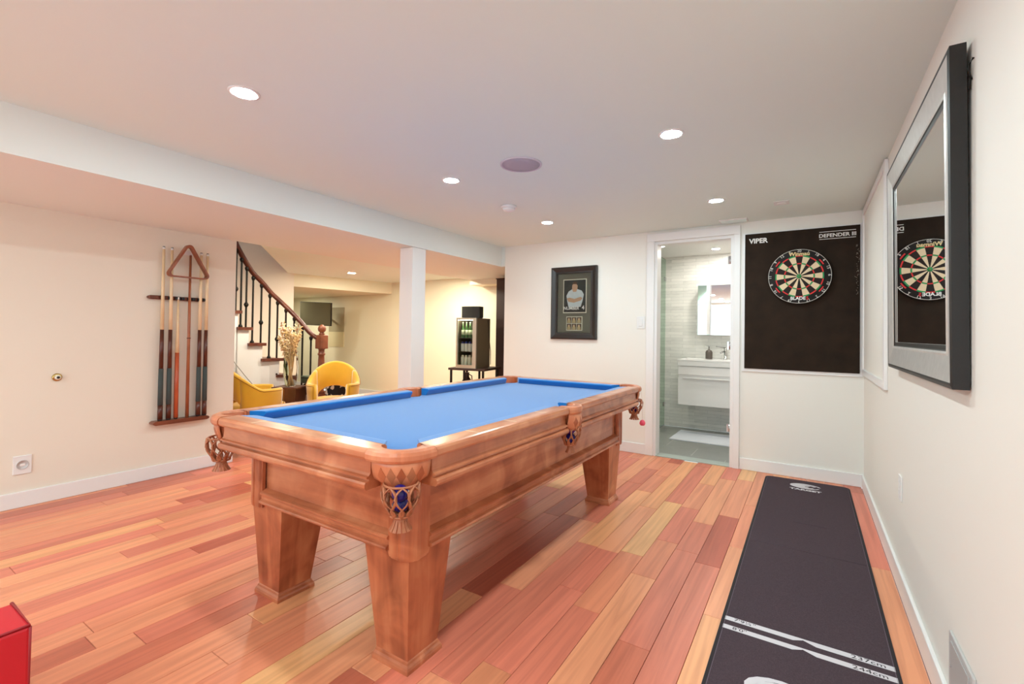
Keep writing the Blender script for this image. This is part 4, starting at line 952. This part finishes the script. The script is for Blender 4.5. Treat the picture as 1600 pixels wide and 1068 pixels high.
# ------------------------------------------------------------------ lounge: tub chairs, side table, vase
def tub_chair(loc, rz, label):
    """seat faces local -y; wrap-around shell with an opening under the backrest"""
    t = thing('yellow_tub_chair', loc, label, 'armchair', 'yellow velvet tub chairs', rz)
    # shell: arcs from arm front (-) round the back to other arm front
    n = 36; hs = .44; A0, A1 = -PI*.28, PI*1.28
    def shell(th0, th1, zbot, ztop, ro, ri, nm, m=YEL):
        rows = []; K = max(6, int(n*(th1-th0)/(A1-A0)))
        for k in range(K+1):
            a = th0+(th1-th0)*k/K
            zb_, z_t = zbot(a), ztop(a); fl_ = 1+.06*max(0, math.sin(a))
            def P(r, z):
                tilt = 1+.30*max(0, z-hs)*(1 if math.sin(a) > -.3 else .6); return Vector((r*1.0*math.cos(a)*tilt, r*.95*math.sin(a)*tilt, z))
            zz = [zb_, zb_+(z_t-zb_)*.5, z_t-.02]
            ring = [P(ro-.012, zb_), P(ro, zb_+.012), P(ro, (zb_+z_t)/2), P(ro, z_t-.02), P(ro-.01, z_t-.004), P((ro+ri)/2, z_t), P(ri+.01, z_t-.004), P(ri, z_t-.02), P(ri, (zb_+z_t)/2), P(ri, zb_+.012), P(ri+.012, zb_)]
            rows.append(ring)
        return MB().loft(rows, closed=True, smooth=True).build(nm, m, t, local=True)
    def top(a):
        s = max(0, math.sin(a)); return .60+.215*s**1.15
    def bot(a):
        s = math.sin(a); return .30
    # opening between .44 and .56 behind the seat for sin(a) > .55
    th = math.asin(.62)
    shell(A0, th, lambda a: .30, top, .30, .245, 'arm'); shell(PI-th, A1, lambda a: .30, top, .30, .245, 'arm')
    def ob(a):
        q_ = (a-th)/(PI-2*th); return .445+.10*math.sin(PI*min(1, max(0, q_)))**.6
    shell(th-.01, PI-th+.01, ob, top, .302, .247, 'backrest'); shell(th, PI-th, lambda a: .30, lambda a: .40, .295, .24, 'lower_band')
    # seat
    rows = []
    for z, s in ((.29, .93), (.31, .98), (.40, 1.0), (.43, .97), (.44, .85)):
        rows.append([Vector((.246*s*math.cos(a*PI/14), (.235*s*math.sin(a*PI/14) if math.sin(a*PI/14) > 0 else .30*s*math.sin(a*PI/14)), z)) for a in range(28)])
    MB().loft(rows, closed=True, smooth=True).build('seat', YEL, t, local=True)
    # piping along the upper edge outside
    pts = []
    for k in range(n+1):
        a = A0+(A1-A0)*k/n; z = top(a)-.022; tilt = 1+.30*max(0, z-hs); pts.append(Vector((.304*math.cos(a)*tilt, .304*.95*math.sin(a)*tilt, z)))
    MB().tube([Vector((pts[0].x, pts[0].y, .32))]+pts+[Vector((pts[-1].x, pts[-1].y, .32))], .0035, 6).build('piping', SEAM, t, local=True)
    for sx_ in (-1, 1):
        for sy_ in (-1, 1): MB().tube([(sx_*.15, sy_*.14, .30), (sx_*.21, sy_*.2, 0)], [.016, .009], 10).build('leg', BLACKW, t, local=True)
    return t
c1 = ray(521, 5.0, 600)
t1 = tub_chair((c1.x, c1.y, 0), 1.08-.25, 'yellow velvet tub chair facing the pool table, dark pillow behind its opening')
t1.scale = (.86, .86, 1)
c2 = ray(399, 4.62, 600)
t2 = tub_chair((c2.x, c2.y, 0), 1.08+1.75, 'yellow velvet tub chair half hidden by the left wall end')
t2.scale = (.93, .93, .98)
pw = ray(529, 5.42, 606)
pi = thing('patterned_pillow', (pw.x, pw.y, .0), 'navy and white patterned pillow seen through the chair back opening', 'pillow')
pi.location.z = .36; pi.rotation_euler.z = .5
MB().cbox(-.15, -.05, 0, .15, .05, .22, .045).build('pillow_body', mat('x', (30, 28, 52), .9) if False else HID, pi, local=True)
MB().tube([(-.14, 0, .01), (.14, 0, .01), (.14, 0, .21), (-.14, 0, .21)], .006, 6, closed=True).build('piping', BLK, pi, local=True)
p3 = thing('small_stool', (pw.x, pw.y, 0), 'small dark stool behind the yellow chair carrying the pillow', 'stool')
MB().cbox(-.16, -.06, .32, .16, .06, .358, .006).build('seat', BLACKW, p3, local=True)
for sx_ in (-.14, .14):
    for sy_ in (-.04, .04): MB().cbox(sx_-.014, sy_-.014, 0, sx_+.014, sy_+.014, .32, .002).build('leg', BLACKW, p3, local=True)
tb = ray(454, 4.93, 603)
ta = thing('tapered_side_table', (tb.x, tb.y, 0), 'dark brown tapered wooden side table under the vase', 'side table', rz=.5)
zt_ = tb.z
SD = wood('side_table_wood', (66, 36, 26), (88, 50, 38), (110, 66, 50), 'z', .35)
MB().cbox(-.135, -.13, zt_-.02, .135, .13, zt_, .004).build('table_top', SD, ta, local=True)
for k, (a, b_) in enumerate((((-1, -1), (1, -1)), ((1, -1), (1, 1)), ((1, 1), (-1, 1)), ((-1, 1), (-1, -1)))):
    s0, s1 = .118, .075
    rows = [[Vector((a[0]*s1, a[1]*s1, 0)), Vector((b_[0]*s1, b_[1]*s1, 0)), Vector((b_[0]*(s1-.01), b_[1]*(s1-.01), 0)), Vector((a[0]*(s1-.01), a[1]*(s1-.01), 0))],
            [Vector((a[0]*s0, a[1]*s0, zt_-.02)), Vector((b_[0]*s0, b_[1]*s0, zt_-.02)), Vector((b_[0]*(s0-.01), b_[1]*(s0-.01), zt_-.02)), Vector((a[0]*(s0-.01), a[1]*(s0-.01), zt_-.02))]]
    MB().loft(rows, closed=True).build('side_panel', SD, ta, local=True)
vs_ = thing('glass_vase', (tb.x, tb.y, zt_+.0005), 'clear glass vase on the side table holding dried stems', 'vase')
prof = [(.045, 0), (.055, .02), (.072, .12), (.075, .2), (.066, .3), (.07, .36)]
b = MB(); b.lathe(prof, n=24); b.f = b.f[:-1]; b.m = b.m[:-1]; b.sm = b.sm[:-1]
b.build('vase_body', GLASS, vs_, local=True)
MB().tube([(.07*math.cos(a*PI/12), .07*math.sin(a*PI/12), .36) for a in range(24)], .003, 6, closed=True).build('lip', GLASS, vs_, local=True)
dg = thing('dried_flower_bunch', (tb.x, tb.y, zt_+.01), 'tall bunch of pale dried stems in the glass vase', 'dried flowers')
STM = [mat('dried_stem', (236, 204, 150), .9, var=.2, vscale=30), mat('dried_stem_pale', (246, 226, 184), .9), mat('dried_stem_brown', (190, 146, 106), .9), mat('dried_leaf_green', (94, 106, 66), .9)]
rr = random.Random(5); fl_mb = [MB(), MB(), MB()]; camR = Vector((R2.x, R2.y, 0)).normalized()
for k in range(46):
    m_i = 0 if k % 3 else (1 if k % 2 else 2); mi_ = [0, 1, 2][m_i if m_i < 3 else 0]
    a = rr.uniform(0, 2*PI); r0 = rr.uniform(0, .035); lean = rr.uniform(.01, .125); hh = rr.uniform(.42, .66)
    da = Vector((math.cos(a), math.sin(a), 0)); 
    if rr.random() < .35: da = (da-camR*1.2).normalized(); lean *= 1.15
    pts = [Vector((r0*math.cos(a+2), r0*math.sin(a+2), 0)), da*.02+Vector((0, 0, .2)), da*lean*.35+Vector((0, 0, hh*.6)), da*lean+Vector((0, 0, hh))]
    sb = MB().tube(pts, [.003, .003, .0025, .0015], 4)
    for j in range(16):     # curled tufts up the top of each stem
        t = rr.uniform(.5, 1); base_ = pts[2]*(1-(t-.5)*2)+pts[3]*((t-.5)*2) if t > .5 else pts[2]
        e = Vector((rr.uniform(-1, 1), rr.uniform(-1, 1), rr.uniform(-.2, 1.1))).normalized()*rr.uniform(.018, .04)
        sb.tube([base_, base_+e*.6+Vector((0, 0, .006)), base_+e], [.004, .006, .002], 4)
    sb.build('dried_stem', STM[mi_ if mi_ < 3 else 0], dg, local=True)
MB().tube([(-.03, -.02, .12), (-.06, -.03, .25), (-.075, -.03, .34)], [.006, .014, .003], 5).build('green_leaf', STM[3], dg, local=True)

# ------------------------------------------------------------------ lounge: television, wall recess
tv = thing('wall_television', (-8.3, YF-.25, 1.2), 'flat dark television tilted on an arm in the lounge corner', 'television')
A_, B_, C_, D_ = at = [None]*4
def aty(u, v, y): d = Fv+R2*((u-ccx)/f)-U2*((v-ccy)/f); return Vector((0, 0, H))+d*(y/d.y)
pc = aty(493, 490, 5.35); TVM = Matrix.Translation(pc) @ Euler((0.06, 0.035, .42)).to_matrix().to_4x4()
tv.location = pc; 
def tvb(x0, y0, z0, x1, y1, z1, nm, m, r=.004): 
    mb = MB().cbox(x0, y0, z0, x1, y1, z1, r, M=TVM); return mb.build(nm, m, tv)
tvb(-.31, 0, -.215, .31, .035, .215, 'housing', BLK); tvb(-.30, -.003, -.204, .30, 0, .206, 'screen', mat('tv_screen', (96, 92, 72), .18, spec=.6), .001)
tvb(-.08, .035, -.08, .08, .06, .08, 'wall_plate', BLK); MB().tube([TVM @ Vector((0, .05, 0)), TVM @ Vector((-.05, .15, 0)), Vector((pc.x-.25, YF-.005, pc.z))], .015).build('mount_arm', BLK, tv)
# wall recess; the darker upper part paints in the television's shadow
nn_ = thing('wall_recess_panel', (-7.63, YF, .84), 'tall recessed panel right of the television, upper part coloured as its shadow', 'wall panel')
MB().box(-7.86, YF-.008, .843, -7.41, YF, 1.13).build('lower_panel', mat('recess_light', (222, 210, 170), .7), nn_)
MB().box(-7.86, YF-.008, 1.13, -7.41, YF, 1.595).build('upper_panel_tv_shadow', mat('recess_tv_shadow', (176, 164, 132), .7), nn_)

# ------------------------------------------------------------------ lounge: drinks cooler on its stand, radio on top
dep = 6.0
fz0, fz1 = .70, 1.335
fc0 = ray(712.5, 6.0, 540); fc1 = ray(748, 6.0*1.012, 540)
ex = Vector((fc1.x-fc0.x, fc1.y-fc0.y, 0)); FWd = ex.length; ang = math.atan2(ex.y, ex.x)
# cooler local frame: x along its front, y backwards
cf = thing('drinks_cooler', (fc0.x, fc0.y, fz0), 'glass-door drinks cooler with steel frame on the dark stand', 'cooler', rz=0)
cf.rotation_euler.z = 0.18
FW, FD, FH = .285, .42, .64
CS = mat('cooler_side', (110, 98, 80), .45, .3); CSL = mat('cooler_steel', (206, 198, 184), .3, .7); INS = mat('cooler_inside', (150, 142, 124), .7)
def cb(nm, m, *a, r=.004, par=None): return MB().cbox(*a, r).build(nm, m, par or cf, local=True)
b = MB().box(0, .03, 0, .012, FD, FH).box(FW-.012, .03, 0, FW, FD, FH).box(.012, .03, FH-.02, FW-.012, FD, FH).box(.012, .03, 0, FW-.012, FD, .03).box(.012, FD-.02, .03, FW-.012, FD, FH-.02)
b.build('body', CS, cf, local=True)
MB().box(.0125, FD-.03, .03, FW-.0125, FD-.0205, FH-.02).build('back_liner', INS, cf, local=True)
dd = MB().box(0, 0, 0, .022, .028, FH).box(FW-.05, 0, 0, FW, .028, FH).box(.022, 0, FH-.025, FW-.05, .028, FH).box(.022, 0, 0, FW-.05, .028, .04).build('door', CSL, cf, local=True)
MB().box(.03, .05, FH-.03, FW-.06, .06, FH-.0205).build('added_fill_strip', emit('cooler_fill_glow', (255, 244, 220), 30), cf, local=True)  # glowing strip added to brighten the dark interior
MB().box(.0225, .01, .0405, FW-.0505, .014, FH-.0255).build('door_glass', GLASS, dd, local=True)
for z in (.21, .385): MB().box(.013, .04, z-.004, FW-.013, FD-.031, z).build('shelf', CHR, cf, local=True)
BM = {'green': ((74, 110, 62), (212, 222, 190)), 'white': ((228, 222, 196), (240, 236, 216)), 'blue': ((60, 70, 150), (226, 222, 214)), 'red': ((170, 52, 60), (226, 222, 214))}
cooler_M = Matrix.Translation(cf.location) @ Matrix.Rotation(.18, 4, 'Z')
def bottle(x, y, z, h, r, colr, label, neck=True):
    o = cooler_M @ Vector((x, y, z)); t = thing('drink_bottle' if neck else 'drink_can', o, label, 'bottle' if neck else 'can', 'drinks inside the cooler')
    c1_, c2_ = BM[colr]; m1 = mat('drink_'+colr, c1_, .3); m2 = mat('drink_label_'+colr, c2_, .5)
    if neck:
        MB().lathe([(r*.9, 0), (r, .005), (r, h*.58), (r*.45, h*.74), (r*.4, h*.95)], (0, 0, 0), 12).build('bottle_body', m1, t, local=True)
        MB().lathe([(r*1.03, h*.2), (r*1.03, h*.5)], (0, 0, 0), 12).build('paper_label', m2, t, local=True)
        MB().lathe([(r*.46, h*.95), (r*.46, h)], (0, 0, 0), 10).build('cap', m2, t, local=True)
    else:
        MB().lathe([(r*.85, 0), (r, .006), (r, h*.75), (r*.85, h*.8)], (0, 0, 0), 12).build('can_body', m2, t, local=True)
        MB().lathe([(r*.86, h*.8), (r*.6, h), (r*.1, h)], (0, 0, 0), 12).build('lid', m1, t, local=True)
names = ['leftmost', 'second', 'third', 'fourth', 'rightmost']
for k in range(4): bottle(.05+k*.052, .09, .386, .2, .022, 'green', '%s green bottle on the top shelf of the cooler' % names[k if k < 3 else 4])
for k, c_ in enumerate(('blue', 'blue', 'blue', 'red')): bottle(.05+k*.052, .09, .211, .125, .024, c_, '%s %s-topped can on the middle shelf of the cooler' % (names[k if k < 3 else 4], c_), False)
for k in range(4): bottle(.05+k*.052, .09, .032, .13, .024, 'white', '%s pale can on the bottom of the cooler' % names[k if k < 3 else 4], False)
# radio / speaker on top
rd_o = cooler_M @ Vector((.17, .12, FH)); rd = thing('tabletop_speaker', rd_o, 'rounded black speaker standing on top of the drinks cooler', 'speaker', rz=.18)
q_ = []
for k in range(17):
    a = PI*k/16; q_.append((-.13*math.cos(a) if True else 0, -.05-.035*math.sin(a)))
q_ = q_+[(.13, .05), (.11, .07), (-.11, .07), (-.13, .05)]
MB().prism(q_, .004, .14).build('housing', mat('speaker_black', (36, 38, 34), .6, bump=.3, bscale=500), rd, local=True)
MB().prism([(x*1.01, y*1.01) for x, y in q_], .14, .148).build('top_cap', BLK, rd, local=True); MB().prism([(x*.92, y*.9) for x, y in q_], 0, .004).build('rubber_foot', BLK, rd, local=True)
MB().tube([cooler_M @ Vector((FW+.01, .33, .62)), cooler_M @ Vector((FW+.015, .36, .4)), cooler_M @ Vector((FW+.03, .38, .2)), cooler_M @ Vector((FW+.03, .38, .03))], .004, 6).build('power_cord', BLK, label='black power cord hanging beside the drinks cooler', cat='cord')
# stand
sd = thing('cooler_stand', (fc0.x, fc0.y, 0), 'dark wooden stand with thin metal legs under the cooler', 'stand', rz=.18)
MB().cbox(-.1, -.02, fz0-.03, .42, .48, fz0-.001, .004).build('table_top', BLACKW, sd, local=True)
for x in (-.07, .12, .385):
    for y in (.01, .45): MB().cbox(x-.012, y-.012, 0, x+.012, y+.012, fz0-.03, .002).build('leg', IRON, sd, local=True)
MB().cbox(-.07, 0, .3, .385, .46, .318, .003).build('lower_shelf', BLACKW, sd, local=True)
jg_o = Matrix.Translation(sd.location) @ Matrix.Rotation(.18, 4, 'Z') @ Vector((.06, .2, .318))
jg = thing('round_jug', jg_o, 'dark round jug on the lower shelf of the cooler stand', 'jug')
MB().lathe([(.05, 0), (.08, .06), (.085, .14), (.06, .21), (.03, .25), (.03, .3), (.036, .31)], (0, 0, 0), 18).build('jug_body', mat('dark_glaze', (52, 34, 28), .3), jg, local=True)
MB().tube([(.03, 0, .29), (.08, 0, .27), (.085, 0, .2)], .007, 6).build('handle', mat('dark_glaze', (52, 34, 28), .3), jg, local=True)
# tall dark cabinet end by the passage
dc = thing('tall_dark_cabinet', (-3.45, 5.3, 0), 'tall dark brown wooden cabinet edge beside the cooler', 'cabinet')
e0 = ray(776, 6.35, 436); e1 = ray(792, 6.35, 436)
dc.location = (e0.x, e0.y, 0)
wdt = .34
MB().cbox(0, 0, .0, wdt, .03, e0.z, .003).cbox(0, .03, 0, .02, .36, e0.z, .003).cbox(wdt-.02, .03, 0, wdt, .36, e0.z, .003).box(.02, .34, 0, wdt-.02, .36, e0.z).build('carcass', BLACKW, dc, local=True)
MB().cbox(-.01, -.01, e0.z, wdt+.01, .37, e0.z+.012, .003).build('top_board', BLACKW, dc, local=True)
